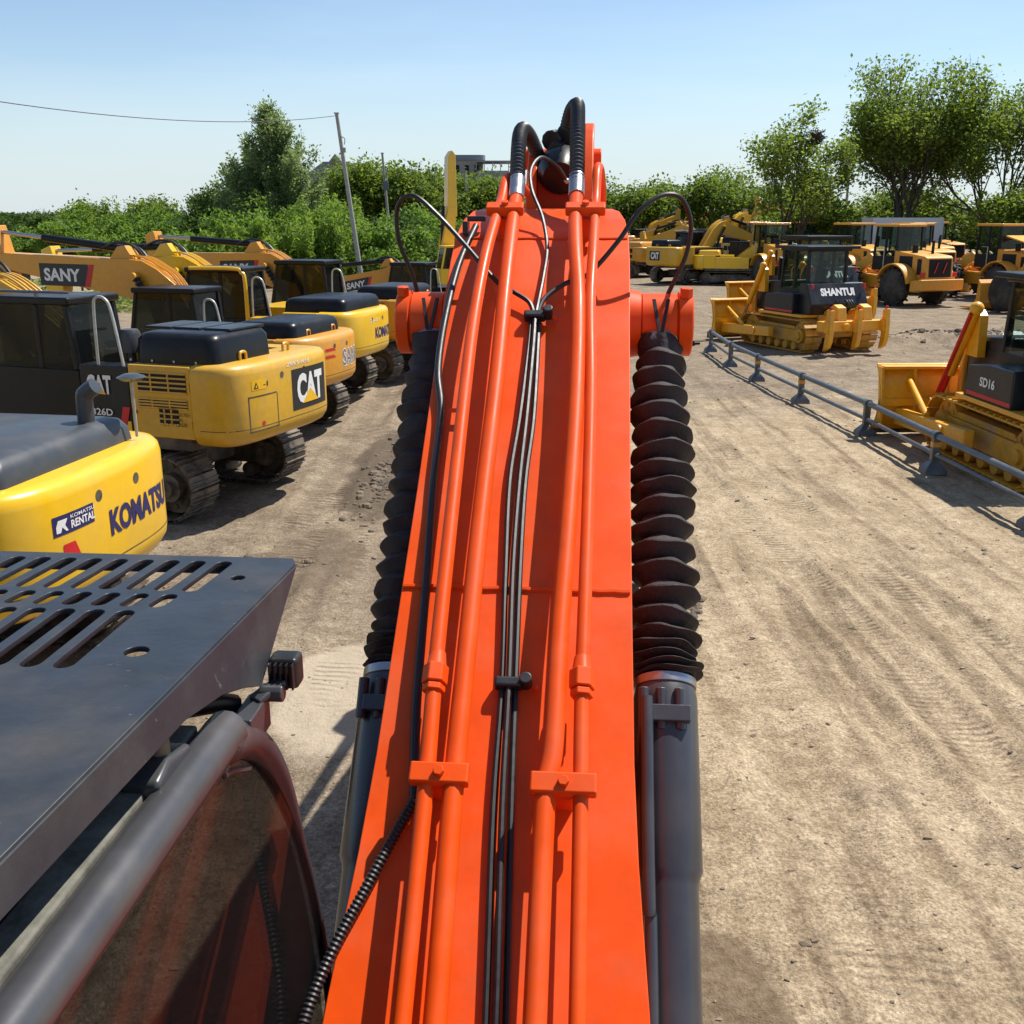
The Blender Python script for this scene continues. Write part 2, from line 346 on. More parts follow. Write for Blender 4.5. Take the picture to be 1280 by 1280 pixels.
def ground_mat():
    m, t, b, L = node_mat('dirt')
    tcn = t.nodes.new('ShaderNodeTexCoord'); P = tcn.outputs['Object']
    sx = t.nodes.new('ShaderNodeSeparateXYZ'); L(P, sx.inputs[0])
    big = noise(t, .22, 6, .6, P); mid = noise(t, 1.3, 7, .65, P); fin = noise(t, 16, 6, .7, P); grit = noise(t, 90, 3, .6, P)
    st = t.nodes.new('ShaderNodeMapping'); st.inputs['Scale'].default_value = (3.2, .25, 1); st.inputs['Rotation'].default_value = (0, 0, R(-4)); L(P, st.inputs['Vector'])
    streak = noise(t, 1.0, 6, .6, st.outputs[0])
    sand = mixc(t, ramp(t, mid, .35, .7), (.345, .268, .172), (.495, .398, .272))
    sand = mixc(t, math_(t, 'MULTIPLY', ramp(t, streak, .50, .64), .78), sand, (.185, .135, .082))
    grey = mixc(t, ramp(t, mid, .35, .7), (.16, .125, .09), (.30, .245, .18))
    # the yard's left half and far half are darker, damper soil
    side = math_(t, 'ADD', math_(t, 'MULTIPLY', sx.outputs['X'], -.28), math_(t, 'MULTIPLY', big, 1.6))
    side = ramp(t, math_(t, 'ADD', side, -.45), .05, .60)
    far = ramp(t, math_(t, 'ADD', math_(t, 'MULTIPLY', sx.outputs['Y'], .035), math_(t, 'MULTIPLY', big, .5)), .95, 1.45)
    col = mixc(t, math_(t, 'MULTIPLY', math_(t, 'MAXIMUM', side, far), .8), sand, grey)
    # damp patches
    damp = ramp(t, noise(t, .55, 7, .62, P, .4), .62, .70)
    col = mixc(t, math_(t, 'MULTIPLY', damp, .6), col, (.10, .07, .042))
    col = mixc(t, math_(t, 'MULTIPLY', ramp(t, fin, .55, .75), .45), col, (.16, .12, .08))
    col = mixc(t, math_(t, 'MULTIPLY', ramp(t, grit, .60, .72), .5), col, (.50, .43, .33))
    vo = t.nodes.new('ShaderNodeTexVoronoi'); vo.inputs['Scale'].default_value = 17; vo.inputs['Randomness'].default_value = 1; L(P, vo.inputs['Vector'])
    peb = math_(t, 'MULTIPLY', ramp(t, vo.outputs['Distance'], .10, .22, (1, 1, 1, 1), (0, 0, 0, 1)), ramp(t, mid, .45, .62))
    pc = t.nodes.new('ShaderNodeSeparateColor'); L(vo.outputs['Color'], pc.inputs[0])
    col = mixc(t, math_(t, 'MULTIPLY', peb, .65), col, mixc(t, pc.outputs[0], (.11, .08, .055), (.46, .39, .30)))
    spk = ramp(t, noise(t, 34, 8, .78, P), .60, .68); col = mixc(t, math_(t, 'MULTIPLY', spk, .55), col, (.10, .072, .045))
    grain = None
    for sc_g, lo, hi, det in ((48, .66, 1.24, 2), (16, .78, 1.17, 3), (5, .86, 1.11, 3)):
        f_ = ramp(t, noise(t, sc_g, det, .6, P), .34, .66, (lo, lo * .98, lo * .95, 1), (hi, hi, hi, 1))
        mg = t.nodes.new('ShaderNodeMix'); mg.data_type = 'RGBA'; mg.blend_type = 'MULTIPLY'; mg.inputs['Factor'].default_value = 1; L(col, mg.inputs['A']); L(f_, mg.inputs['B']); col = mg.outputs['Result']
    def patch(cx_, cy_, rx_, ry_, lo=.62, hi=.9):
        ddx = math_(t, 'DIVIDE', math_(t, 'SUBTRACT', sx.outputs['X'], cx_), rx_); ddy = math_(t, 'DIVIDE', math_(t, 'SUBTRACT', sx.outputs['Y'], cy_), ry_)
        rr2 = math_(t, 'ADD', math_(t, 'ADD', math_(t, 'MULTIPLY', ddx, ddx), math_(t, 'MULTIPLY', ddy, ddy)), math_(t, 'MULTIPLY', math_(t, 'SUBTRACT', mid, .5), 1.6))
        return ramp(t, rr2, lo, hi, (1, 1, 1, 1), (0, 0, 0, 1))
    wet = patch(.98, 4.15, .42, .62); col = mixc(t, math_(t, 'MULTIPLY', wet, .85), col, mixc(t, ramp(t, fin, .35, .65), (.115, .078, .045), (.20, .145, .09)))
    col = mixc(t, math_(t, 'MULTIPLY', patch(-1.45, 7.6, .55, 1.2), .7), col, (.50, .42, .31))
    col = mixc(t, math_(t, 'MULTIPLY', patch(-2.0, 15.5, .6, 3.4), .75), col, (.085, .062, .042))
    col = mixc(t, math_(t, 'MULTIPLY', patch(-2.3, 11.0, .7, 1.2), .55), col, (.11, .08, .052))
    # far field: dry grass tint
    fld = ramp(t, math_(t, 'ADD', math_(t, 'MULTIPLY', sx.outputs['X'], -.03), math_(t, 'MULTIPLY', big, .9)), .95, 1.25)
    col = mixc(t, math_(t, 'MULTIPLY', fld, .5), col, (.34, .30, .17))
    L(col, b.inputs['Base Color']); b.inputs['Specular IOR Level'].default_value = .2
    L(math_(t, 'SUBTRACT', .95, math_(t, 'MULTIPLY', damp, .25)), b.inputs['Roughness'])
    # crawler prints: cleat stripes inside the ruts
    hsum = math_(t, 'ADD', math_(t, 'ADD', math_(t, 'MULTIPLY', fin, 1.1), math_(t, 'MULTIPLY', grit, .45)), math_(t, 'MULTIPLY', peb, .35))
    for (xa, sl, hw, pit, msk) in ((3.9, -.075, .24, .085, .50), (5.3, -.12, .3, .10, .48), (-2.4, -.015, .3, .10, .46), (2.15, -.035, .28, .085, .56), (-1.1, -.04, .26, .09, .5)):
        dx = math_(t, 'SUBTRACT', sx.outputs['X'], math_(t, 'ADD', math_(t, 'MULTIPLY', sx.outputs['Y'], sl), xa))
        band = math_(t, 'LESS_THAN', math_(t, 'ABSOLUTE', dx), hw)
        ph = math_(t, 'ADD', sx.outputs['Y'], math_(t, 'MULTIPLY', dx, .12))
        wv = math_(t, 'SINE', math_(t, 'MULTIPLY', ph, 2 * math.pi / pit))
        mk = math_(t, 'MULTIPLY', band, ramp(t, noise(t, .7, 4, .6, P), msk, msk + .1))
        hsum = math_(t, 'ADD', hsum, math_(t, 'MULTIPLY', math_(t, 'MULTIPLY', wv, mk), .5))
    L(bump(t, hsum, 1.0, .022), b.inputs['Normal'])
    return m
me.materials.append(ground_mat())
ground = bpy.data.objects.new('ground', me); COL.objects.link(ground); tag(ground, 'dry beige dirt yard with ruts and crawler prints', 'ground', kind='structure')

# ---------------------------------------------------------------- shared machine pieces
_sh = {}
def shoe_mesh(wd, pitch, m, bars=2):
    k = (wd, pitch, m.name, bars)
    if k not in _sh:
        b = MB().box((0, 0, .016), (pitch * .93, wd, .03))
        for i in range(bars): b.box((pitch * (-.36 if bars == 1 else -.34 + .34 * i), 0, .045), (.018, wd * .99, .045 if bars == 1 else .03))
        _sh[k] = b.mesh('shoe', m)
    return _sh[k]
def track(parent, y, Ln, Rr, wd, m, frame_m, pitch=.2, bars=2, x0=0, single=True, zc=None):
    """crawler track: frame is the part; shoes, sprocket, idler and rollers are its pieces"""
    zc = Rr + .06 if zc is None else zc; h = (Ln / 2 - Rr)
    f = MB().bb(x0 - h, x0 + h, y - wd * .28, y + wd * .28, zc - Rr * .45, zc + Rr * .35)
    f.prism([(x0 - h * .8, zc + Rr * .35), (x0 + h * .8, zc + Rr * .35), (x0 + h * .7, zc + Rr * .6), (x0 - h * .7, zc + Rr * .6)], 'y', y - wd * .2, y + wd * .2)
    fr = f.build('track', frame_m, parent, .02)
    per = 4 * h + 2 * math.pi * Rr; n = round(per / pitch); pitch = per / n; sm = shoe_mesh(wd, round(pitch, 3), m, bars); joined = MB()
    for i in range(n):
        d = i * per / n + .03
        if d < 2 * h: p = (x0 - h + d, zc + Rr); a = 0
        elif d < 2 * h + math.pi * Rr: a = (d - 2 * h) / Rr; p = (x0 + h + Rr * math.sin(a), zc + Rr * math.cos(a))
        elif d < 4 * h + math.pi * Rr: p = (x0 + h - (d - 2 * h - math.pi * Rr), zc - Rr); a = math.pi
        else: a = math.pi + (d - 4 * h - math.pi * Rr) / Rr; p = (x0 - h + Rr * math.sin(a), zc + Rr * math.cos(a))
        Mx = Matrix.Translation((p[0], y, p[1])) @ Matrix.Rotation(a, 4, 'Y')
        if single: inst('shoe', sm, fr, Mx)
        else: joined.add([Mx @ v.co for v in sm.vertices], [tuple(q.vertices) for q in sm.polygons])
    if not single: joined.build('shoes', m, fr)
    for nm, xx in (('sprocket', x0 - h), ('idler', x0 + h)):
        g = MB(); g.cyl((xx, y - wd * .16, zc), (xx, y + wd * .16, zc), Rr * .93, n=22); g.cyl((xx, y - wd * .4, zc), (xx, y + wd * .4, zc), Rr * .48, n=18)
        g.cyl((xx, y - wd * .5, zc), (xx, y + wd * .5, zc), Rr * .26, n=14)
        for k in range(8):
            an = k * math.pi / 4; g.cyl((xx + Rr * .7 * math.cos(an), y - wd * .2, zc + Rr * .7 * math.sin(an)), (xx + Rr * .7 * math.cos(an), y + wd * .2, zc + Rr * .7 * math.sin(an)), Rr * .09, n=6)
        g.build(nm, frame_m, fr)
    if single:
        for k in range(6):
            xx = x0 - h * .82 + k * h * 1.64 / 5
            MB().cyl((xx, y - wd * .38, zc - Rr + .13), (xx, y + wd * .38, zc - Rr + .13), .12, n=14).build('roller', frame_m, fr)
    return fr
def cab(parent, x0, x1, y0, y1, z0, z1, zs, fm, gm, rm, slope=.12, rear=.05, th=.07, mid=None, over=.06, seat=True):
    """pillars, sills, roof and four panes; slope pulls the top of the front face back"""
    def fx(z): return x1 - slope * (z - zs) / (z1 - zs) if z > zs else x1
    def rx(z): return x0 + rear * (z - zs) / (z1 - zs) if z > zs else x0
    b = MB(); zt = z1 - .06
    b.loft([[(x0, y0, z0), (x1, y0, z0), (x1, y1, z0), (x0, y1, z0)], [(x0, y0, zs), (x1, y0, zs), (x1, y1, zs), (x0, y1, zs)]])
    for yy in (y0 + th / 2, y1 - th / 2):
        b.beam((x1 - th / 2, yy, zs), (fx(zt) - th / 2, yy, zt), th, th, (0, 1, 0)); b.beam((x0 + th / 2, yy, zs), (rx(zt) + th / 2, yy, zt), th, th, (0, 1, 0))
        if mid: b.bb(mid - th / 2, mid + th / 2, yy - th / 2, yy + th / 2, zs, zt)
    c = b.build('cab', fm, parent, .018)
    MB().bb(rx(z1) - over, fx(z1) + over, y0 - over * .5, y1 + over * .5, z1 - .06, z1 + .05).build('roof', rm, c, .035, 3)
    g = .012
    for yy in (y0 + .02, y1 - .02):
        MB().prism([(x0 + th, zs), (x1 - th, zs), (fx(zt) - th, zt), (rx(zt) + th, zt)], 'y', yy - g / 2, yy + g / 2).build('window', gm, c)
    MB().prism([(x1 - .03, zs), (x1 - .03 + g, zs), (fx(zt) - .03 + g, zt), (fx(zt) - .03, zt)], 'y', y0 + th, y1 - th).build('windshield', gm, c)
    MB().prism([(x0 + .03, zs), (x0 + .03 + g, zs), (rx(zt) + .03 + g, zt), (rx(zt) + .03, zt)], 'y', y0 + th, y1 - th).build('window', gm, c)
    if seat:
        s = MB(); ym = (y0 + y1) / 2; xm = (x0 + x1) / 2 - .1
        s.bb(xm - .22, xm + .25, ym - .24, ym + .24, zs - .1, zs + .1); s.beam((xm - .2, ym, zs + .05), (xm - .32, ym, zs + .62), .46, .12, (0, 1, 0)); s.bb(xm - .38, xm - .28, ym - .14, ym + .14, zs + .64, zs + .82)
        s.build('seat', M['seat'], c, .04)
    return c

# ---------------------------------------------------------------- the orange excavator the photo is taken from
hero = empty('excavator', (-.198, 0, 0), R(-4.45), 'orange excavator seen along its boom with four pipes, black bellows and slotted roof guard', 'excavator')
SEC = [(.45, 1.01, .72, .36), (1.0, 1.425, .98, .36), (1.55, 1.838, 1.32, .358), (1.85, 2.063, 1.5, .345), (2.1, 2.25, 1.64, .326), (2.3, 2.40, 1.76, .318), (3.0, 2.927, 2.25, .315), (3.55, 3.342, 2.62, .318),
       (3.7, 3.45, 2.72, .32), (3.85, 3.55, 2.82, .321), (4.0, 3.635, 2.90, .319), (4.15, 3.692, 2.96, .308), (4.3, 3.725, 3.0, .288), (4.45, 3.735, 3.02, .262), (4.65, 3.715, 3.03, .24),
       (4.9, 3.65, 3.0, .23), (5.3, 3.51, 2.93, .225), (6.5, 3.03, 2.55, .22), (7.8, 2.48, 2.12, .215), (8.15, 2.33, 2.06, .21)]
def bz(s):
    for a, b in zip(SEC, SEC[1:]):
        if s <= b[0]: return a[1] + (b[1] - a[1]) * (s - a[0]) / (b[0] - a[0])
    return SEC[-1][1]
def bhw(s):
    for a, b in zip(SEC, SEC[1:]):
        if s <= b[0]: return a[3] + (b[3] - a[3]) * (s - a[0]) / (b[0] - a[0])
    return SEC[-1][3]
def BP(x, s, h):
    """a point h above the boom's top plate (measured square to the plate)"""
    d = V(0, .12, bz(s + .06) - bz(s - .06)).normalized(); return V(x, s, bz(s)) + V(0, -d.z, d.y) * h
OR = M['orange']
b = MB(); fine = []
for i in range(len(SEC) - 1):
    k = 3 if 3.5 < SEC[i][0] < 5 else 1
    for j in range(k): t = j / k; fine.append([SEC[i][q] + (SEC[i + 1][q] - SEC[i][q]) * t for q in range(4)])
fine.append(list(SEC[-1]))
b.loft([[(-w_, s, zb), (w_, s, zb), (w_, s, zt - .012), (-w_, s, zt - .012)] for s, zt, zb, w_ in fine])
boom = b.build('boom', OR, hero, angle=50)
b = MB(); b.loft([[(-w_ - .006, s, zt - .016), (w_ + .006, s, zt - .016), (w_ + .006, s, zt), (-w_ - .006, s, zt)] for s, zt, zb, w_ in fine])
b.build('top_plate', OR, boom, .003, 2, angle=50)
# weld beads
for s0, sag in ((2.70, .0), (3.98, .0)):
    MB().tube([BP(-bhw(s0) + .63 * bhw(s0) * 2 * k / 30 / .63, s0 + .001 * math.sin(k * 2.1), .002 + .0003 * math.sin(k * 3.7)) for k in range(31)], .008 if s0 < 3 else .005, 6).build('weld_bead', OR, boom)
# hydraulic pipes: lateral x, station s
PIPES = {
    'L1': (.0205, [(-.150, .9), (-.158, 1.5), (-.165, 1.75), (-.172, 2.1), (-.176, 2.25), (-.183, 2.41), (-.187, 2.55), (-.192, 2.86), (-.197, 3.25), (-.196, 3.5), (-.185, 3.75), (-.168, 3.95), (-.158, 4.10)]),
    'L2': (.0255, [(-.085, .9), (-.092, 1.5), (-.096, 1.75), (-.108, 2.2), (-.109, 2.48), (-.108, 2.86), (-.101, 3.28), (-.102, 3.6), (-.102, 3.8), (-.102, 3.95), (-.104, 4.06), (-.104, 4.13)]),
    'R1': (.0255, [(.100, .9), (.106, 1.5), (.109, 1.75), (.110, 2.17), (.124, 2.30), (.129, 2.56), (.142, 2.86), (.152, 3.25), (.148, 3.57), (.132, 3.8), (.126, 3.95), (.125, 4.08), (.125, 4.14)]),
    'R2': (.0185, [(.200, .9), (.198, 1.5), (.197, 1.76), (.194, 2.12), (.190, 2.40), (.192, 2.60), (.195, 2.87), (.196, 3.25), (.188, 3.57), (.194, 3.8), (.197, 3.95), (.199, 4.10)])}
PH = .092
for nm, (r, pts) in PIPES.items():
    pp = [BP(x, s, PH) for x, s in pts]
    if nm == 'L1': pp += [V(-.15, 4.22, 3.845), V(-.12, 4.32, 3.84), V(-.09, 4.42, 3.80)]
    if nm == 'R2': pp += [V(.203, 4.2, 3.875), V(.212, 4.3, 3.885), V(.222, 4.42, 3.83), V(.225, 4.5, 3.75)]
    MB().tube(pp, r, 14, 6).build('hydraulic_pipe', OR, boom)
def clamp_block(xa, xb, s, hh, ww=.052):
    """two-pipe clamp: bar over the pipes, foot block on the plate, bolt head"""
    d = V(0, .12, bz(s + .06) - bz(s - .06)).normalized(); nr = V(0, -d.z, d.y); rt = Matrix((V(1, 0, 0), d, nr)).transposed(); xm = (xa + xb) / 2
    g = MB().box(BP(xm, s, PH + .014), (abs(xb - xa) + .075, ww, .036), rt); g.box(BP(xm, s, PH / 2 - .01), (.05, .045, PH - .01), rt)
    c = g.build('pipe_clamp', OR, boom, .006)
    MB().cyl(BP(xm, s, PH + .03), BP(xm, s, PH + .045), .014, n=6).build('bolt', OR, c, .002)
for xa, xb, s in ((-.176, -.109, 2.225), (.111, .193, 2.215), (-.166, -.103, 4.0), (.126, .198, 4.0)): clamp_block(xa, xb, s, PH)
for x, s in ((-.183, 2.42), (.190, 2.42)):
    d = (BP(x, s + .05, PH) - BP(x, s - .05, PH)).normalized(); c0 = BP(x, s, PH)
    MB().cyl(c0, c0 + d * .052, .034, n=6).build('union_nut', OR, boom, .004)
    MB().cyl(c0 - d * .022, c0 - d * .004, .030, n=6).build('union_nut', OR, boom, .003)
    MB().cyl(c0 + d * .05, c0 + d * .09, .0265, .021, n=14).build('pipe_ferrule', OR, boom)
MB().box(BP(-.225, 3.215, .03), (.05, .012, .012)).build('hose_bracket', OR, boom)
# black control hoses in the middle
for i, dx in enumerate((-.020, .003, .024)):
    pts = [(.036 + dx * 1.2, .9), (.030 + dx, 1.5), (.022 + dx, 1.8), (.003 + dx, 2.19), (-.002 + dx * .8, 2.46), (-.014 + dx * .9, 2.74 + .01 * i), (-.013 + dx * (1.4 if i == 0 else .8), 3.0), (-.006 + dx, 3.2), (.0 + dx * .7, 3.45), (.0 + dx * .6, 3.57)]
    MB().tube([BP(x, s, .016 + .012 * (i == 1)) for x, s in pts], .0085, 8, 6).build('control_hose', M['hose'], boom)
for s in (2.455, 3.57):
    g = MB(); g.box(BP(.0, s, .026), (.075, .03, .036), Matrix.Rotation(R(37), 3, 'X')); c = g.build('hose_clamp', M['rubber'], boom, .008)
    MB().cyl(BP(.045, s, .02), BP(.045, s, .065), .017, n=14).build('bolt_cap', M['rubber'], c, .004)
    MB().cyl(BP(.066, s, .012), BP(.066, s, .028), .010, n=10).build('bolt', OR, c)
# grease hoses that loop out to the cylinder pins, and the lead that climbs to the arm cylinder
hoses = [[BP(.0, 3.56, .02), BP(-.02, 3.62, .03), BP(-.075, 3.66, .035), BP(-.14, 3.70, .04), V(-.25, 3.72, 3.60), V(-.36, 3.76, 3.71), V(-.45, 3.8, 3.775), V(-.515, 3.84, 3.74), V(-.52, 3.87, 3.62), V(-.48, 3.9, 3.50), V(-.455, 3.91, 3.40)],
         [BP(.006, 3.56, .02), BP(.03, 3.64, .03), BP(.10, 3.70, .035), BP(.18, 3.74, .04), V(.28, 3.75, 3.62), V(.35, 3.77, 3.72), V(.43, 3.8, 3.775), V(.50, 3.83, 3.765), V(.54, 3.86, 3.68), V(.53, 3.88, 3.57), V(.49, 3.9, 3.47), V(.46, 3.91, 3.40)]]
for h in hoses: MB().tube(h, .0085, 8, 8).build('grease_hose', M['hose'], boom)
MB().tube([BP(.003, 3.57, .03), BP(.02, 3.75, .02), BP(.025, 3.9, .02), V(.0, 4.03, 3.70), V(-.045, 4.12, 3.80), V(-.055, 4.22, 3.88), V(-.02, 4.32, 3.93), V(.04, 4.4, 3.90), V(.075, 4.45, 3.85)], .0075, 8, 8).build('control_hose', M['hose'], boom)
MB().ball((.078, 4.452, 3.845), .012).build('hose_end', M['steel'], boom)
MB().tube([BP(-.25, 4.02, .03), BP(-.29, 3.8, .02), BP(-.308, 3.55, .02), BP(-.306, 3.36, .018), BP(-.278, 3.22, .016), BP(-.272, 3.0, .015), BP(-.252, 2.7, .015), BP(-.235, 2.4, .015), BP(-.21, 2.2, .018)], .0125, 10, 6).build('grease_hose', M['hose'], boom)
g = MB().box(BP(-.25, 4.05, .045), (.07, .03, .02)); g.box(BP(-.285, 4.0, .03), (.02, .07, .05)); g.build('hose_bracket', M['rubber'], boom, .004)
MB().ribbed([BP(-.21, 2.2, .018), BP(-.25, 2.12, .025), BP(-.30, 2.02, .02), BP(-.35, 1.92, .015), V(-.392, 1.80, 2.03), V(-.408, 1.62, 1.91), V(-.412, 1.4, 1.76), V(-.41, 1.2, 1.6)], .013, .011).build('ribbed_loom', M['loom'], boom)
# boom-cylinder pins and bosses
for sg in (1, -1):
    g = MB(); px_, pz = 3.9, 3.32
    if sg < 0: sg = -.945
    g.loft_round([(sg * .318, px_, pz), (sg * .335, px_, pz), (sg * .372, px_, pz)], [.128, .125, .118], 26); g.loft_round([(sg * .372, px_, pz), (sg * .378, px_, pz), (sg * .50, px_, pz), (sg * .508, px_, pz)], [.104, .112, .112, .104], 26)
    g.loft_round([(sg * .508, px_, pz), (sg * .512, px_, pz), (sg * .556, px_, pz), (sg * .562, px_, pz)], [.110, .118, .118, .110], 26)
    bs = g.build('pin_boss', OR, boom, angle=30)
    MB().cyl((sg * .535, px_ - .05, pz + .10), (sg * .535, px_ - .055, pz + .135), .024, n=6).build('bolt', OR, bs, .003)
# boom cylinders
CD = V(0, 1, 1.014).normalized(); CU = V(0, -CD.z, CD.y)
rb = random.Random(5)
for sg in (1, -1):
    cx = .442 if sg > 0 else -.398; bsc = 1 if sg > 0 else .86
    def CP(s, x=0, u=0): return V(cx + x, s, 3.32 + 1.014 * (s - 3.9)) + CU * u
    g = MB(); g.loft_round([CP(1.5), CP(2.50), CP(2.515), CP(2.53), CP(2.88), CP(2.905)], [.084, .084, .088, .097, .097, .091], 28)
    cyl = g.build('boom_cylinder', M['cylinder'], hero, angle=30)
    MB().cyl(CP(2.88), CP(3.84), .05, n=20).build('rod', M['steel'], cyl)
    MB().cyl(CP(2.905), CP(2.925), .096, n=28).build('gland_ring', M['steel'], cyl, .003)
    MB().loft_round([CP(3.80), CP(3.84), CP(3.9)], [.05, .056, .06], 16).build('rod_eye', OR, cyl)
    MB().tube([CP(1.5, -.055 * sg, .095), CP(2.35, -.055 * sg, .095), CP(2.45, -.06 * sg, .11), CP(2.6, -.062 * sg, .118), CP(2.86, -.062 * sg, .118)], .018, 12, 6).build('cylinder_pipe', M['cylinder'], cyl)
    g = MB()
    for dxx in (-.07, -.02, .035): g.cyl(CP(2.80, dxx, .085), CP(2.885, dxx, .10), .017, n=8)
    g.box(CP(2.83, 0, .10), (.13, .05, .03), Matrix.Rotation(R(45.4), 3, 'X')); g.build('port_block', M['cylinder'], cyl, .004)
    # bellows boot: pleats of uneven depth, creased cloth
    secs = []; s = 2.93; npl = 19; tot = .862; wts = [.28, .32, .4, .5, .65] + [rb.uniform(.85, 1.15) for _ in range(11)] + [1.0, 1.0, 1.1]
    wsum = sum(wts); N = 40
    ph = [rb.uniform(0, 6.3) for _ in range(6)]
    def ringr(base, amp, sq): return [base * (1 + amp * (math.sin(2 * a + ph[0] + sq) * .5 + math.sin(5 * a + ph[1] + sq * 2.3) * .3 + math.sin(9 * a + ph[2] - sq * 3.1) * .25)) for a in [2 * math.pi * k / N for k in range(N)]]
    def ring(s, rr, tilt=0, sagx=0):
        c = CP(s, sagx); out = []
        for k in range(N):
            a = 2 * math.pi * k / N; out.append(c + V(1, 0, 0) * rr[k] * math.cos(a) + CU * rr[k] * math.sin(a) + CD * (tilt * math.cos(a + ph[3]) + .004 * math.sin(4 * a + s * 60)))
        return out
    secs.append(ring(s, ringr(.09, 0, 0)))
    for k, wt in enumerate(wts):
        dl = tot * wt / wsum; big = bsc * .112 * (1 if k < 15 else (.97, .93, .88, .8)[k - 15]) * rb.uniform(.96, 1.04); low = .066 if k < len(wts) - 1 else .062
        tl = rb.uniform(-.012, .012); sx_ = rb.uniform(-.007, .007)
        secs.append(ring(s + dl * .22, ringr(low + (big - low) * .55, .05, k * 3.1 + 1), tl, sx_)); secs.append(ring(s + dl * .46, ringr(big, .05, k * 1.7), tl, sx_)); secs.append(ring(s + dl * .52, ringr(big * .995, .05, k * 1.7), tl, sx_)); secs.append(ring(s + dl * .76, ringr(low + (big - low) * .45, .06, k * 2.3 + 2), tl, sx_))
        s += dl; secs.append(ring(s, ringr(low, .04, k * 2.9)))
    MB().loft(secs).build('bellows', M['bellows'], cyl, angle=22)
    # gathered, tied neck of the boot under the pin
    secs = [ring(s + dl_, ringr(r_, am, 2.2), .006) for dl_, r_, am in ((-.01, .064, .05), (.015, .078, .09), (.035, .085, .12), (.045, .066, .06), (.055, .058, .02))]
    neck = MB().loft(secs).build('bellows_collar', M['bellows'], cyl, angle=62)
    MB().loft(secs[-2:] if False else [ring(s + .036, ringr(.073, .01, 0)), ring(s + .038, ringr(.078, .01, 0)), ring(s + .048, ringr(.076, .01, 0)), ring(s + .05, ringr(.066, .01, 0))]).build('hose_band', M['steel'], cyl)
    for q in (-.013, .013): MB().beam(CP(s + .03, q * .4, .095), CP(s + .11, q * 2, .135), .012, .006).build('tie_strap', M['rubber'], cyl)
# arm-cylinder bracket, arm cylinder and hose loops past the crest
for xx, top in ((-.075, 4.0), (.165, 4.08)):
    MB().prism([(4.5, 3.70), (4.56, 3.84), (4.74, top - .02), (4.82, top + .02), (4.93, top), (5.15, 3.6), (5.0, 3.55)], 'x', xx - .022, xx + .022).build('cylinder_lug', OR, boom, .008)
MB().bb(-.075, .165, 4.70, 4.76, 3.58, 3.87).build('cross_plate', OR, boom, .006)
MB().cyl((-.13, 4.84, 3.95), (.22, 4.84, 3.95), .045, n=18).build('pin', OR, boom, .005)
g = MB(); g.loft_round([(.045, 4.80, 3.93), (.045, 4.9, 3.94), (.045, 4.92, 3.94), (.045, 7.0, 3.66)], [.085, .085, .10, .10], 22)
ac = g.build('arm_cylinder', M['black'], hero)
MB().cyl((.045, 7.0, 3.66), (.045, 8.3, 3.38), .05, n=16).build('rod', M['steel'], ac)
for c, r in (((.0, 4.72, 4.02), .045), ((.07, 4.75, 4.05), .05), ((.02, 4.68, 3.98), .035)): MB().cyl(c, (c[0] + .03, c[1] + .1, c[2] + .02), r, r * .8, 10).build('port_fitting', M['rubber'], ac, .006)
MB().loft_round([(.045, 4.55, 3.86), (.045, 4.6, 3.885), (.045, 4.78, 3.93)], [.07, .095, .09], 18).build('cylinder_eye', M['black'], ac)
hl = [[V(-.104, 4.13, 3.80), V(-.107, 4.21, 3.88), V(-.11, 4.3, 3.965), V(-.112, 4.4, 4.02), V(-.105, 4.5, 4.05), V(-.085, 4.62, 4.03), V(-.06, 4.72, 3.97), V(-.04, 4.82, 3.90)],
      [V(.125, 4.15, 3.81), V(.124, 4.23, 3.90), V(.122, 4.32, 4.0), V(.12, 4.42, 4.075), V(.118, 4.5, 4.125), V(.112, 4.58, 4.15), V(.09, 4.68, 4.14), V(.07, 4.76, 4.09), V(.055, 4.82, 4.02)]]
for h in hl:
    MB().ribbed(h, .0285, .02, 12, .10).build('armoured_hose', M['loom'], boom)
    MB().cyl(h[0] - V(0, .035, .03), h[0] + V(0, .045, .045), .031, n=14).build('hose_coupling', M['steel'], boom, .004)
# arm, bucket, upper frame and tracks (out of the picture, they cast shade and close the machine)
MB().prism([(7.75, 2.75), (8.15, 3.3), (8.4, 3.2), (8.5, 2.2), (8.0, .75), (7.75, .8)], 'x', -.2, .2).build('arm', OR, hero, .02)
MB().prism([(7.5, 1.0), (7.9, .85), (8.3, .5), (8.35, .12), (7.9, .03), (7.3, .05), (7.0, .25), (7.4, .45)], 'x', -.6, .6).build('bucket', M['iron'], hero, .02)
MB().bb(-1.45, 1.45, -2.6, 1.75, 1.0, 1.2).build('upper_frame', M['black'], hero, .02)
MB().prism([(-2.75, 1.2), (-.95, 1.2), (-.95, 1.75), (-1.1, 1.95), (-2.6, 1.95)], 'x', -1.42, 1.42).build('engine_cover', OR, hero, .05)
MB().bb(.6, 1.42, -.9, 1.0, 1.2, 1.72).build('fuel_tank', OR, hero, .04)
MB().prism([(-.2, 1.2), (.95, 1.2), (.8, 1.5), (.2, 1.55)], 'x', -.40, -.365).build('boom_mount', OR, hero, .01); MB().prism([(-.2, 1.2), (.95, 1.2), (.8, 1.5), (.2, 1.55)], 'x', .365, .40).build('boom_mount', OR, hero, .01)
MB().cyl((0, -.2, .6), (0, -.2, 1.0), .75, n=32).build('turntable', M['iron'], hero)
MB().bb(-1.0, 1.0, -1.6, 1.2, .35, .75).build('car_body', M['iron'], hero, .04)
hb = empty('undercarriage'); hb.parent = hero; hb.rotation_euler = (0, 0, R(90))
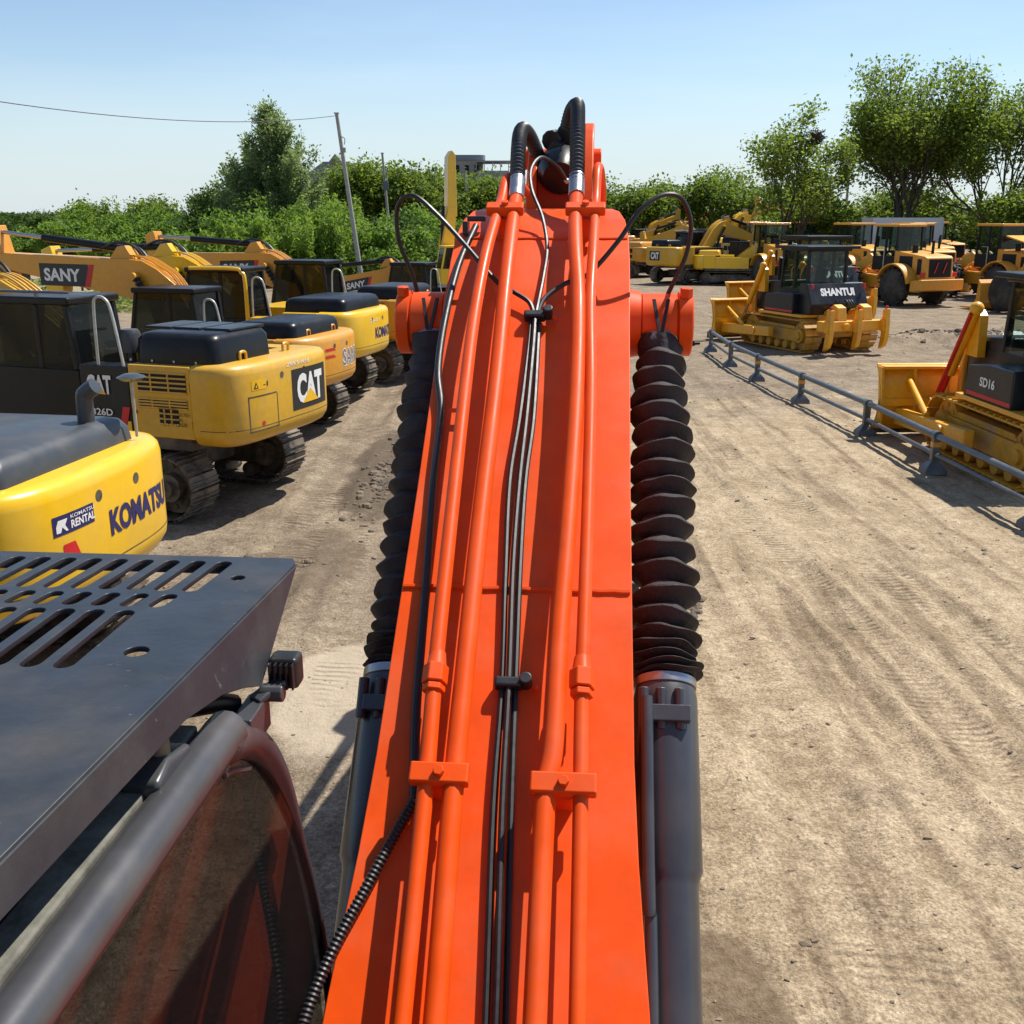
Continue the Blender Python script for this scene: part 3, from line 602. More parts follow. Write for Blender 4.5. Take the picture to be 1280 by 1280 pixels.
for yy in (-1.25, 1.25): track(hb, yy, 4.6, .42, .6, M['track'], M['iron'], x0=-.2, single=False)

# cab with right-hand side window
cabp = [(-.35, 2.85), (1.42, 2.855), (1.56, 2.84), (1.68, 2.785), (1.785, 2.69), (1.88, 2.55), (1.965, 2.37), (2.04, 2.17), (2.10, 1.93), (2.135, 1.70), (2.15, 1.42)]
g = MB(); g.bb(-1.40, -.44, -.4, 2.08, 1.2, 1.42); g.bb(-1.38, -.46, -.38, 1.5, 2.79, 2.83); g.bb(-1.40, -.44, -.42, -.30, 1.42, 2.81); g.bb(-.455, -.435, .45, .53, 1.42, 2.80); g.bb(-1.40, -1.38, .45, .53, 1.42, 2.80)
hc = g.build('cab', M['cabframe'], hero, .01)
for xs_, nm in ((-.428, 'frame'), (-1.395, 'frame')):
    pts = smooth_path([V(xs_, y, z - .018) for y, z in cabp], 8); rs = []
    for p in pts:
        t = max(0, min(1, (2.81 - p.z) / .45)); rs.append(.038 * (1 - t) + .013 * t)
    MB().loft_round(pts, rs, 14).build(nm, M['cabframe'], hc, angle=60)
prof = [(p.y, p.z) for p in smooth_path([V(0, y, z) for y, z in cabp], 6)]
gp = [(y - .012, z - .02) for y, z in prof] + [(2.1, 1.43), (-.3, 1.43)]
MB().prism(gp, 'x', -.425, -.417).build('side_window', M['hglass'], hc, label='dark tinted side window of the cab'); MB().prism(gp, 'x', -1.41, -1.402).build('side_window', M['hglass'], hc)
fr_ = [p for p in prof if p[1] < 2.76]
MB().loft([[(x, y - .006, z) for x in (-1.38, -.45)] + [(x, y - .014, z) for x in (-.45, -1.38)] for y, z in fr_]).build('windshield', M['hglass'], hc)
g = MB(); g.bb(-1.12, -.70, .1, .65, 1.55, 1.72); g.beam((-.91, .12, 1.7), (-.91, -.08, 2.35), .44, .13, (1, 0, 0)); g.bb(-1.03, -.79, -.2, -.08, 2.38, 2.6); g.build('seat', M['seat'], hc, .04)
g = MB(); g.bb(-.62, -.46, .1, 1.2, 1.43, 1.75); g.bb(-1.38, -1.2, .1, .9, 1.43, 1.75); g.cyl((-.55, .95, 1.75), (-.55, .98, 1.95), .02, n=8); g.build('console', M['dark'], hc, .02)
# a thin light seal between frame and glass, the gutter with grime, and the loom that lies in it
MB().tube([V(-.414, y - .03, z - .056) for y, z in cabp[:4]], .006, 6, 6).build('window_seal', M['cabframe'], hc)
g = MB(); g.bb(-.515, -.460, -.3, 1.55, 2.835, 2.868); g.build('gutter', M['gutter'], hc, .006)
g = MB(); g.bb(-.62, -.518, -.3, 1.5, 2.833, 2.862); g.bb(-.545, -.519, -.3, 1.4, 2.85, 2.885); g.build('roof_seam', M['black'], hc, .008)
MB().ribbed([V(-.497, -.3, 2.879), V(-.492, .5, 2.879), V(-.497, .8, 2.880), V(-.52, 1.1, 2.89), V(-.56, 1.35, 2.90)], .011, .010).build('wire_loom', M['loom'], hc)
MB().tube([V(-.60, 1.3, 2.87), V(-.55, 1.55, 2.87), V(-.49, 1.66, 2.85), V(-.46, 1.72, 2.82)], .02, 10, 6).build('rain_visor', M['black'], hc)
MB().cyl((-.462, 1.40, 2.87), (-.462, 1.40, 3.0), .0165, n=16).build('guard_post', M['iron'], hc); MB().prism([(1.33, 2.85), (1.47, 2.85), (1.46, 2.885), (1.38, 2.90), (1.33, 2.885)], 'x', -.50, -.435).build('post_bracket', M['cabframe'], hc, .01)
# slotted roof guard: plate cut with slots and round holes
def cut_plate(outer, holes, thick, name):
    c = bpy.data.curves.new(name, 'CURVE'); c.dimensions = '2D'; c.fill_mode = 'BOTH'; c.extrude = thick / 2; c.bevel_depth = .0012; c.bevel_resolution = 1
    for lp in [outer] + holes:
        sp = c.splines.new('POLY'); sp.points.add(len(lp) - 1); sp.use_cyclic_u = True
        for p, qv in zip(sp.points, lp): p.co = (qv[0], qv[1], 0, 1)
    o = bpy.data.objects.new(name, c); COL.objects.link(o); bpy.context.view_layer.update()
    me = bpy.data.meshes.new_from_object(o.evaluated_get(bpy.context.evaluated_depsgraph_get())); bpy.data.objects.remove(o); bpy.data.curves.remove(c); me.name = name; return me
def slot(x, y0, y1, wd, sk=0):
    r = wd / 2; out = []
    for k in range(9): a = math.pi * k / 8; out.append((x + sk + r * math.cos(a), y1 - r + r * math.sin(a)))
    for k in range(9): a = math.pi + math.pi * k / 8; out.append((x + r * math.cos(a), y0 + r + r * math.sin(a)))
    return out
def circ(x, y, r): return [(x + r * math.cos(2 * math.pi * k / 20), y + r * math.sin(2 * math.pi * k / 20)) for k in range(20)]
outer = [(-.50, -.3), (-.412, 2.0), (-.425, 2.03), (-1.42, 2.03), (-1.42, -.3)]
holes = [circ(-.545, 1.53, .022), circ(-.50, 1.90, .016)]
for k in range(13): holes.append(slot(-.640 - .056 * k, 1.455, 1.712, .038, .0))
for k in range(14): holes.append(slot(-.570 - .056 * k, 1.815, 2.0, .036, .012))
for k in range(13): holes.append(slot(-.600 - .056 * k, 1.728, 1.80, .034, .006))
me = cut_plate(outer, holes, .008, 'roof_guard'); me.materials.append(M['guard'])
gd = bpy.data.objects.new('roof_guard', me); COL.objects.link(gd); gd.parent = hero; gd.location = (0, 0, 3.012); gd.rotation_euler = (R(-.3), 0, 0)
gd['label'] = 'slotted black steel roof guard over the cab'
MB().plate([(-.495, -.3, .001), (-.407, 2.0, .001), (-.408, 1.735, -.150), (-.412, 1.66, -.118), (-.417, 1.56, -.085), (-.423, 1.42, -.060), (-.489, -.3, -.046)], .007).build('side_plate', M['guard'], gd, .002)
MB().plate([(-1.42, 2.034, .001), (-.43, 2.034, .001), (-.43, 2.02, -.03), (-1.42, 2.02, -.03)], .006).build('front_lip', M['guard'], gd)
for xx in (-.56, -1.3):
    for yy in (-.1, 1.0): MB().bb(xx - .02, xx + .02, yy - .03, yy + .03, -.165, -.005).build('stand_off', M['guard'], gd)
# work lamp on the cab's front corner
lm = MB().bb(-.408, -.350, 1.77, 1.82, 2.828, 2.893).build('work_lamp', M['rubber'], hc, .010)
MB().bb(-.402, -.356, 1.822, 1.828, 2.836, 2.886).build('lens', M['lens'], lm)
g = MB()
for k in range(5): g.bb(-.402 + .011 * k, -.399 + .011 * k, 1.755, 1.77, 2.836, 2.886)
g.build('cooling_fins', M['rubber'], lm)
g = MB().beam((-.42, 1.72, 2.83), (-.38, 1.77, 2.85), .035, .012); g.cyl((-.415, 1.745, 2.835), (-.37, 1.745, 2.835), .018, n=10); g.bb(-.44, -.40, 1.64, 1.75, 2.765, 2.83); g.build('lamp_bracket', M['cabframe'], hc, .004)

# ---------------------------------------------------------------- generic excavator (x forward, y left, ground at z = 0)
class Tail:
    """plan outline of a counterweight: u runs along it from the left side round the back to the right side"""
    def __init__(s, hw, xf, xr, n=3.0):
        s.pts = []; N = 72
        for i in range(N + 1):
            t = math.pi * i / N; c, sn = math.cos(t), math.sin(t)
            s.pts.append(V(xf - (xf - xr) * abs(sn) ** (2 / n), hw * math.copysign(abs(c) ** (2 / n), c), 0))
        s.cum = [0]
        for a, b in zip(s.pts, s.pts[1:]): s.cum.append(s.cum[-1] + (b - a).length)
        s.len = s.cum[-1]
        s.nor = []
        for i in range(len(s.pts)):
            a, b = s.pts[max(i - 1, 0)], s.pts[min(i + 1, N)]; d = (b - a).normalized(); s.nor.append(V(d.y, -d.x, 0) * (1 if d.cross(V(0, 0, 1)).dot(s.pts[i] - V(xf, 0, 0)) > -1e9 else -1))
        mid = s.nor[N // 2]
        if mid.x > 0: s.nor = [-q for q in s.nor]
    def at(s, u, z, off=.004):
        for i in range(len(s.cum) - 1):
            if u <= s.cum[i + 1] or i == len(s.cum) - 2:
                t = (u - s.cum[i]) / max(s.cum[i + 1] - s.cum[i], 1e-9); p = s.pts[i].lerp(s.pts[i + 1], t); n = s.nor[i].lerp(s.nor[i + 1], t).normalized(); q = p + n * off; return V(q.x, q.y, z)
    def ring(s, z, inset): return [V(p.x, p.y, z) - n * inset for p, n in zip(s.pts, s.nor)]

def excavator(loc, ang, label, P, group='excavators parked in a row'):
    pm, hm, cm = M[P['paint']], M[P['hood']], M[P.get('cabm', 'black')]
    ex = empty('excavator', loc, R(ang), label, 'excavator', group, P.get('scale', .9)); near = P.get('near', True)
    ub = empty('undercarriage'); ub.parent = ex; ub.rotation_euler = (0, 0, R(P.get('track_turn', 0)))
    for yy in (-1.18, 1.18): track(ub, yy, P.get('tl', 4.2), .42, .6, M['track'], M['iron'], single=near)
    MB().bb(-1.2, 1.2, -.9, .9, .42, .8).build('car_body', M['iron'], ex, .05); MB().cyl((0, 0, .75), (0, 0, 1.06), .62, n=28).build('turntable', M['iron'], ex)
    hw, xr, xf, z0, z1 = P.get('hw', 1.36), P.get('xr', -2.78), P.get('xf', -1.95), P.get('z0', 1.08), P.get('z1', 2.12)
    MB().bb(xf + .1, 1.55, -hw + .06, hw - .06, 1.0, 1.2).build('deck', M['iron'], ex, .02)
    cx0 = P.get('cabx', -.28); cx1 = cx0 + 1.68
    T = Tail(hw, xf, xr, P.get('n', 3.0))
    sec = [T.ring(z0, .16), T.ring(z0 + .05, .07), T.ring(z0 + .14, .012), T.ring(z0 + .22, .0)]
    sec += [T.ring(z1 - .14, .0), T.ring(z1 - .06, .018), T.ring(z1 - .015, .06), T.ring(z1, .13)]
    cw = MB().loft(sec).build('counterweight', pm, ex, angle=40)
    if near:
        decal(*rect(T.len * .94, .010), cw, M['iron'], lambda u, v: T.at(T.len * .03 + u, z0 + .235 + v, .0025), 40, T.len * .94, 'seam')
        for us_ in (.42, .58): decal([(.05 + .05 * math.cos(k * .524), .05 + .05 * math.sin(k * .524)) for k in range(12)], [tuple(range(12))], cw, M['iron'], lambda u, v: T.at(T.len * us_ + u, z1 - .28 + v, .0025), 2, .1, 'bolt_hole')
    for sg, nm in ((1, 'side_door'), (-1, 'side_door')):
        yy = sg * (hw - .012); a, c = sorted((yy, yy - sg * .35))
        d1 = MB().bb(xf + .006, P.get('xd', -1.1), a, c, z0 + .10, z1 - .02).build(nm, pm, ex, .02)
        d2 = MB().bb(P.get('xd', -1.1) + .006, (cx0 - .012 if sg > 0 else 1.3), a, c, z0 + .10, P.get('zf', 1.98)).build('front_panel', M[P.get('front', P['paint'])], ex, .02)
        if near:
            for zz in (z0 + .3, z1 - .3): MB().cyl((xf + .03, yy + sg * .004, zz - .05), (xf + .03, yy + sg * .004, zz + .05), .016, n=8).build('hinge', pm, d1)
            MB().bb(P.get('xd', -1.1) - .10, P.get('xd', -1.1) - .03, min(yy, yy + sg * .02), max(yy, yy + sg * .02), z0 + .42, z0 + .47).build('handle', M['black'], d1, .005)
        if sg > 0 or near:
            gx0, gx1 = xf + .18, P.get('xd', -1.1) - .12
            for (za, zb, xa, xb) in P.get('grilles', ((1.72, 2.0, gx0, gx1), (1.36, 1.58, gx0, gx1 - .25))):
                rc = MB().bb(xa, xb, min(yy, yy + sg * .004), max(yy, yy + sg * .004), za, zb).build('grille', M['dark'], d1)
                ns = max(3, int((zb - za) / .058))
                if near and sg > 0:
                    for k in range(ns + 1):
                        zz = za + (zb - za) * k / ns; MB().box(((xa + xb) / 2, yy + sg * .008, zz), (xb - xa, .022, .022), Matrix.Rotation(R(25), 3, 'X')).build('slat', pm, rc)
                    for q in (.36, .72): MB().bb(xa + (xb - xa) * q - .01, xa + (xb - xa) * q + .01, yy, yy + .018, za, zb).build('grille_bar', pm, rc)
    # engine hood, with a lower lid in front of it
    hx0, hx1, hy0, hy1, hz = P.get('hoodbox', (-2.35, -.80, -1.05, 1.16, 2.46))
    def rr(x0, x1, y0, y1, r, z, n=6):
        out = []
        for cx_, cy_, a0 in ((x1 - r, y1 - r, 0), (x0 + r, y1 - r, 90), (x0 + r, y0 + r, 180), (x1 - r, y0 + r, 270)):
            out += [V(cx_ + r * math.cos(R(a0 + 90 * k / n)), cy_ + r * math.sin(R(a0 + 90 * k / n)), z) for k in range(n + 1)]
        return out
    zb = P.get('zh', z1 - .05); hr_ = P.get('hr_', .16)
    hd = MB().loft([rr(hx0, hx1, hy0, hy1, hr_, zb), rr(hx0, hx1, hy0, hy1, hr_, zb + .03), rr(hx0 + .02, hx1 - .02, hy0 + .02, hy1 - .02, hr_, hz - .10), rr(hx0 + .07, hx1 - .07, hy0 + .07, hy1 - .07, hr_, hz - .025), rr(hx0 + .15, hx1 - .15, hy0 + .15, hy1 - .15, hr_ * .85, hz)]).build('hood', hm, ex, angle=50)
    if P.get('hood_slots'):
        for k in range(8): MB().box((hx0 + .50 + .10 * k, hy1 - .085, hz - .06), (.055, .10, .06), Matrix.Rotation(R(-40), 3, 'X')).build('vent_slot', M['dark'], hd)
    if P.get('lids'):
        for k in range(3): MB().bb(hx0 + .1 + k * .5, hx0 + .54 + k * .5, hy0 - .95 + 1.0, hy0 + .9, hz - .01, hz + .03).build('hood_lid', M['hood_blue'], hd, .015)
    if P.get('rivets'):
        for k in range(4): MB().cyl((hx0 + .3 + .36 * k, hy1 - .003, zb + .07), (hx0 + .3 + .36 * k, hy1 + .012, zb + .07), .018, n=8).build('rivet', M['steel'], hd)
    MB().bb(hx1 + .02, .2, -hw + .1, .3, zb - .15, zb + .06).build('deck_cover', pm if not P.get('dark_deck') else hm, ex, .03)
    # exhaust, lifting eyes
    if P.get('exhaust', True):
        ep = P.get('ex_at', (-1.2, .55))
        MB().tube([V(ep[0], ep[1], zb), V(ep[0], ep[1], hz + .18), V(ep[0] - .03, ep[1], hz + .26), V(ep[0] - .12, ep[1], hz + .32)], .075, 14, 5).build('exhaust', M['hood_grey'], ex)
    for sy in (-.55, .55):
        MB().tube([V(xr + .42, sy - .07, z1 - .01), V(xr + .42, sy - .06, z1 + .10), V(xr + .42, sy + .06, z1 + .10), V(xr + .42, sy + .07, z1 - .01)], .022, 8, 4).build('lifting_eye', pm, cw)
    # cab on the left front
    cb = cab(ex, cx0, cx1, .34, hw - .02, 1.2, 3.0, P.get('zs', 1.95), cm, M['glass'], cm, .22, .10, .085, mid=cx0 + .66)
    if P.get('cabtrim'):
        MB().tube([V(cx0 + .02, hw - .005, 1.25), V(cx0 + .02, hw - .005, 2.7), V(cx0 + .10, hw - .005, 2.95), V(cx0 + .3, hw - .005, 3.03), V(cx1 - .3, hw - .005, 3.03)], .045, 8, 5).build('cab_trim', pm, cb)
    if P.get('roofrack'):
        MB().tube([V(cx0, hw + .0, 3.12), V(cx1 - .1, hw + .0, 3.12)], .02, 6).build('roof_rail', M['rail'], cb)
        for q in (.3, 1.4): MB().bb(q, q + .03, hw - .05, hw, 3.03, 3.12).build('rail_post', M['rail'], cb)
    # hand rails and mirrors
    for (xx, yy, zz, hh) in P.get('rails', ((cx0 - .1, hw - .08, 1.98, .85),)):
        MB().tube([V(xx - .42, yy, zz), V(xx - .30, yy, zz + hh * .8), V(xx - .2, yy, zz + hh), V(xx - .05, yy, zz + hh), V(xx + .0, yy, zz + hh * .8), V(xx + .02, yy, zz)], .021, 8, 5).build('hand_rail', M['handrail'], ex)
    for (xx, yy, zz, rad) in P.get('mirrors', ()):
        mr = MB().tube([V(xx, yy, zz - .55), V(xx, yy, zz - .05)], .014, 6).build('mirror_post', M['handrail'], ex)
        MB().loft_round([(xx, yy, zz - .03), (xx, yy, zz), (xx, yy, zz + .03)], [rad * .7, rad, rad * .5], 18).build('mirror', M['hood_grey'], mr)
    for (xx, yy, zz) in P.get('filters', ()):
        MB().loft_round([(xx, yy, zz - .35), (xx, yy, zz - .2), (xx, yy, zz - .19), (xx, yy, zz + .06), (xx, yy, zz + .13), (xx, yy, zz + .14)], [.07, .07, .155, .155, .12, .03], 18).build('air_cleaner', M['hood_grey'], ex)
    # boom, arm, cylinders
    if P.get('boom', True):
        bx, by = .25, -.12
        bend = P.get('bend', (2.45, 3.35)); tip = P.get('tip', (5.6, 3.0)); th = .36; bw = .24
        bm_ = M[P.get('boomm', P['paint'])]
        dx, dz = tip[0] - bend[0], tip[1] - bend[1]; ln = math.hypot(dx, dz); ux, uz = dx / ln, dz / ln
        up = [(bx - .15, 1.55), (bx + .1, 1.9), (bend[0] - .95, bend[1] - .42 + .02), (bend[0] - .55, bend[1] - .1), (bend[0] - .2, bend[1] + .07), (bend[0] + .2, bend[1] + .11), (bend[0] + .6, bend[1] + .10 + .6 * uz), (tip[0], tip[1] + .15), (tip[0] + .1, tip[1])]
        lo = [(tip[0], tip[1] - .18), (bend[0] + .9, bend[1] - .62 + .9 * uz), (bend[0] + .2, bend[1] - .72), (bend[0] - .3, bend[1] - .86), (bx + .4, 1.5), (bx, 1.35)]
        bo = MB().prism(up + lo, 'y', by - bw, by + bw).build('boom', bm_, ex, .02)
        for q in (-.12, -.04, .06, .14):
            MB().tube([V(p[0], by + q, p[1] + .06) for p in up[1:7]], .022, 6, 4).build('boom_pipe', bm_, bo)
        MB().tube([V(bend[0] - .1, by, bend[1] + .14), V(bend[0] + .1, by + .1, bend[1] + .38), V(bend[0] + .5, by + .1, bend[1] + .44), V(bend[0] + .95, by + .05, bend[1] + .3)], .03, 8, 6).build('boom_hose', M['hose'], bo)
        MB().tube([V(bend[0] - .1, by - .1, bend[1] + .14), V(bend[0] + .15, by - .14, bend[1] + .33), V(bend[0] + .55, by - .1, bend[1] + .38), V(bend[0] + 1.0, by - .05, bend[1] + .28)], .03, 8, 6).build('boom_hose', M['hose'], bo)
        for sg in (1, -1):
            yy = by + sg * (bw + .11)
            c = MB().cyl((1.25, yy, 1.35), (bend[0] - .75 + .3, yy, bend[1] - .82), .075, n=14).build('boom_cylinder', M['black'], ex)
            MB().ribbed([V(bend[0] - .55, yy, bend[1] - 1.0), V(bend[0] - .1, yy, bend[1] - .3)], .075, .11, 12, .22).build('rod_guard', M['rubber'], c)
            MB().cyl((bend[0] - .05, by + sg * bw, bend[1] - .25), (bend[0] - .05, yy + sg * .08, bend[1] - .25), .08, n=14).build('pin_boss', bm_, bo)
        ca = V(bend[0] + .35, by, bend[1] + .30); cbp = V(tip[0] + .25, by, tip[1] + .62)
        MB().prism([(bend[0] + .05, bend[1] + .08), (bend[0] + .3, bend[1] + .38), (bend[0] + .45, bend[1] + .36), (bend[0] + .7, bend[1] + .07)], 'y', by - .16, by + .16).build('cylinder_lug', bm_, bo, .01)
        ac_ = MB().cyl(ca, ca.lerp(cbp, .62), .085, n=14).build('arm_cylinder', M['black'], ex); MB().cyl(ca.lerp(cbp, .6), cbp, .045, n=10).build('rod', M['steel'], ac_)
        af = P.get('arm', (tip[0] + .1, .9))
        MB().prism([(tip[0] - .15, tip[1] - .2), (tip[0] + .1, tip[1] + .75), (tip[0] + .38, tip[1] + .65), (tip[0] + .35, tip[1] - .1), (af[0] + .2, af[1]), (af[0] - .12, af[1] - .05)], 'y', by - .19, by + .19).build('arm', bm_, ex, .02)
        MB().prism([(af[0] + .25, af[1] + .05), (af[0] - .35, af[1] + .05), (af[0] - .75, .45), (af[0] - .55, .08), (af[0] + .1, .02), (af[0] + .55, .3)], 'y', by - .55, by + .55).build('bucket', M['iron'], ex, .02)
        if P.get('boomtext'):
            sd_, st, ww, hh, dark, x_at = P['boomtext']; yy = by + bw + .004
            zc_ = bend[1] + uz * (x_at - bend[0]) - .42
            if P.get('boomtext_z'): zc_ += P['boomtext_z']
            # seen from the machine's left, forward is to the viewer's left: u runs towards the rear
            mp_ = flat((x_at, yy, zc_), (-ux, 0, -uz), (0, 0, 1))
            if dark:
                decal(*rect(ww * 1.35, hh * 1.7, -ww * .12, -hh * .35), bo, M['printb'], mp_, name='name_panel')
                decal([(ww * 1.10, -hh * .35), (ww * 1.24, -hh * .35), (ww * 1.40, hh * 1.35), (ww * 1.26, hh * 1.35)], [(0, 1, 2, 3)], bo, M['red'], lambda u, v: mp_(u, v) + V(0, .003, 0), name='red_stripe')
                letters(st, bo, M['white'], lambda u, v: mp_(u, v) + V(0, .003, 0), ww, hh, .035)
            else: letters(st, bo, M['printb'], mp_, ww, hh, .04)
    # writing on the counterweight: (kind, start u as share of the outline, z, width, height, text, material)
    for (kind, us, z, ww, hh, *rest) in P.get('marks', ()):
        u0 = us * T.len; f = lambda u, v, o=.004: T.at(u0 + u, z + v, o)
        if kind == 'text': letters(rest[0], cw, M[rest[1]], lambda u, v: f(u, v, rest[3] if len(rest) > 3 else .005), ww, hh, rest[2] if len(rest) > 2 else .03, 0, 16)
        elif kind == 'panel': decal(*rect(ww, hh), cw, M[rest[0]], lambda u, v: f(u, v, rest[1] if len(rest) > 1 else .003), 14, ww, 'panel')
        elif kind == 'poly': decal([(a * ww, b * hh) for a, b in rest[0]], [tuple(range(len(rest[0])))], cw, M[rest[1]], lambda u, v: f(u, v, rest[2] if len(rest) > 2 else .004), 8, ww, 'marking')
        elif kind == 'door':
            for (a, b, c, d) in ((0, 0, ww, .02), (0, hh, ww, .02), (0, 0, .02, hh), (ww, 0, .02, hh)): decal(*rect(c, d, a, b), cw, M['iron'], lambda u, v: f(u, v, .002), 10, ww, 'panel_gap')
    for (st, mm, x, z, ww, hh, off) in P.get('side', ()):     # writing on the left side, u runs towards the rear
        mp2 = flat((x, hw + .002, z), (-1, 0, 0), (0, 0, 1)); yo = V(0, .004 if st else .0, 0)
        if st and st[0] != '#': letters(st, ex, M[mm], lambda u, v: mp2(u, v) + V(0, .004, 0), ww, hh, off)
        elif st == '#tri': decal([(0, 0), (ww, 0), (ww / 2, hh)], [(0, 1, 2)], ex, M[mm], lambda u, v: mp2(u, v) + V(0, .006, 0), name='marking')
        else: decal([(0, 0), (ww, 0), (ww + off, hh), (off, hh)], [(0, 1, 2, 3)], ex, M[mm], mp2, name='marking')
    return ex
RHOMB = [(0, 0), (1, 0), (.75, 1), (0, 1)]
G1 = dict(paint='komatsu', hood='hood_grey', near=True, n=3.4, hood_slots=True, z1=2.14, hr_=.09, hoodbox=(-2.48, -1.0, -.95, 1.06, 2.36), ex_at=(-2.25, -.55), rails=((-1.0, 1.28, 2.0, .85),), mirrors=((-2.55, -.85, 2.72, .13), (-1.75, .1, 2.85, .13)),
          grilles=((1.84, 2.04, -1.85, -1.62), (1.28, 1.76, -1.85, -1.56)), boomtext=('L', 'KOMATSU', 1.7, .3, False, 4.6),
          marks=(('text', .465, 1.52, 1.12, .23, "KOMATSU", 'navy', .045), ('panel', .275, 1.72, .50, .16, 'navy', .003), ('text', .327, 1.75, .31, .065, 'RENTAL', 'white', .03, .006), ('text', .327, 1.83, .31, .03, 'KOMATSU', 'white', .01, .006), ('poly', .283, 1.745, .13, .10, [(0, 0), (.35, 0), (.5, .4), (.8, 0), (1, 0), (.75, .5), (1, 1), (.2, 1), (.0, .5)], 'white', .006), ('poly', .295, 1.40, .24, .24, [(0, 0), (1, .06), (.62, 1), (.05, 1)], 'red')))
excavator((-5.5, 7.95, 0), 171, 'bright yellow excavator with grey vented hood, blue lettering and a red reflector on its tail', G1)
CAT_ = dict(paint='cat', hood='black', near=True, n=4.2, xf=-2.15, xr=-2.88, rivets=True, lids=True, front='hood_blue', zs=2.05, roofrack=True, hoodbox=(-2.45, -1.1, -.25, 1.18, 2.60), exhaust=False,
            filters=((-.72, .75, 2.45),), rails=((-.62, 1.30, 2.1, .95),), mirrors=(), xd=-1.13, z1=2.2, zf=2.14,
            grilles=((1.82, 2.08, -2.08, -1.28), (1.60, 1.72, -2.08, -1.28), (1.38, 1.60, -1.92, -1.60)), boomtext=None, bend=(2.4, 3.1), tip=(5.6, 2.6),
            side=(('CAT', 'white', -.42, 1.74, .42, .27, .04), ('#tri', 'yprint', -.52, 1.74, .22, .12, 0), ('326D', 'white', -.46, 1.44, .36, .10, .02), (None, 'red', -.90, 1.22, .12, .36, .10), (None, 'yprint', -1.03, 1.22, .09, .16, .0), ('ERSD26U1761', 'printb', -1.66, 1.50, .44, .05, .0), ('BFYCPVK', 'printb', -1.66, 1.43, .34, .04, 0), ('SYYUSE', 'printb', -1.66, 1.36, .40, .05, .0)),
            marks=(('panel', .50, 1.40, 1.02, .60, 'printb'), ('text', .535, 1.48, .75, .44, 'CAT', 'white', .05, .007), ('poly', .57, 1.48, .46, .20, [(0, 0), (1, 0), (.5, 1)], 'yprint', .011), ('panel', .245, 1.84, .30, .14, 'yprint'), ('poly', .255, 1.86, .10, .09, [(0, 0), (1, 0), (.5, 1)], 'printb', .006), ('poly', .255, 1.872, .10, .06, [(.28, 0), (.72, 0), (.5, .8)], 'yprint', .008), ('text', .31, 1.87, .10, .07, '-1', 'printb', .01, .006), ('door', .225, 1.26, .62, .48), ('poly', .29, 1.33, .07, .07, [(.5 + .5 * math.cos(k * .524), .5 + .5 * math.sin(k * .524)) for k in range(12)], 'red'), ('text', .47, 2.06, .62, .065, 'ZRK5-N18', 'white', .0)))
excavator((-5.3, 14.15, 0), 160, 'ochre excavator with black hood and a black square name panel on its tail', CAT_)
SANY_ = dict(paint='sany', hood='black', near=True, n=2.8, hw=1.34, xr=-2.7, scale=.84, hoodbox=(-2.3, -.95, -.9, 1.16, 2.42), exhaust=False, cabm='black', bend=(2.0, 3.45), tip=(5.5, 3.5), boomtext=('L', 'SANY', .95, .28, True, 4.35), dark_deck=True,
             marks=(('text', .53, 1.42, 1.0, .38, 'SANY', 'white', .06), ('text', .534, 1.44, .96, .34, 'SANY', 'steel', .01, .008), ('poly', .33, 1.80, .42, .06, RHOMB, 'red'), ('poly', .33, 1.66, .42, .06, RHOMB, 'red')))
excavator((-5.15, 18.5, 0), 163, 'orange excavator with outlined white letters and twin red stripes on its rounded tail', SANY_)
K2 = dict(paint='komatsu', hood='black', near=True, n=3.2, cabtrim=True, hoodbox=(-2.5, -1.0, -1.0, 1.12, 2.40), bend=(2.2, 3.15), tip=(5.6, 2.7), boomtext=('L', 'KOMATSU', 1.9, .30, False, 4.9), exhaust=False,
          marks=(('text', .47, 1.45, 1.25, .25, 'KOMATSU', 'navy', .045), ('text', .40, 1.83, .5, .08, '26-01', 'white', .0)))
excavator((-5.2, 22.0, 0), 165, 'bright yellow excavator with black hood and blue lettering, between two orange ones', K2)
S2 = dict(SANY_, scale=.9, boomtext=('L', 'SANY', .80, .24, True, 3.5), marks=(('poly', .36, 1.72, .5, .06, RHOMB, 'red'), ('poly', .36, 1.2, .45, .06, RHOMB, 'red')), side=((None, 'purple', -1.25, 1.45, .55, .30, 0), (None, 'yprint', -1.33, 1.58, .1, .12, 0), (None, 'red', -1.47, 1.60, .30, .10, 0), (None, 'white', -1.36, 1.49, .40, .05, 0)), bend=(2.2, 3.1), tip=(5.6, 3.0), grilles=((1.9, 2.05, -1.85, -1.2),))
excavator((-4.15, 25.4, 0), 163, 'orange excavator with a purple sticker on its side at the end of the row', S2)
S3 = dict(SANY_, scale=.8, boomtext=('L', 'SANY', .80, .24, True, 3.7), marks=(), near=False, bend=(1.6, 2.75), tip=(5.0, 2.1))
excavator((-2.3, 31.5, 0), 160, 'orange excavator with low boom standing alone behind the parked row', S3)
K3 = dict(paint='komatsu', hood='black', near=False, cabm='komatsu', boom=False, marks=(), scale=.85)
e7 = excavator((-2.2, 45, 0), 200, 'yellow excavator with boom and arm raised straight up towards the sky', K3)
bo = MB().prism([(.1, 1.4), (.6, 1.4), (1.0, 3.0), (.65, 4.9), (.25, 4.8), (.4, 3.0)], 'y', -.5, .26).build('boom', M['komatsu'], e7, .03)
MB().prism([(.2, 4.4), (.7, 4.4), (.62, 7.2), (.42, 7.5), (.25, 7.3)], 'y', -.46, .24).build('arm', M['komatsu'], e7, .03)
MB().cyl((.95, -.12, 2.4), (.82, -.12, 4.9), .09, n=10).build('arm_cylinder', M['black'], e7)

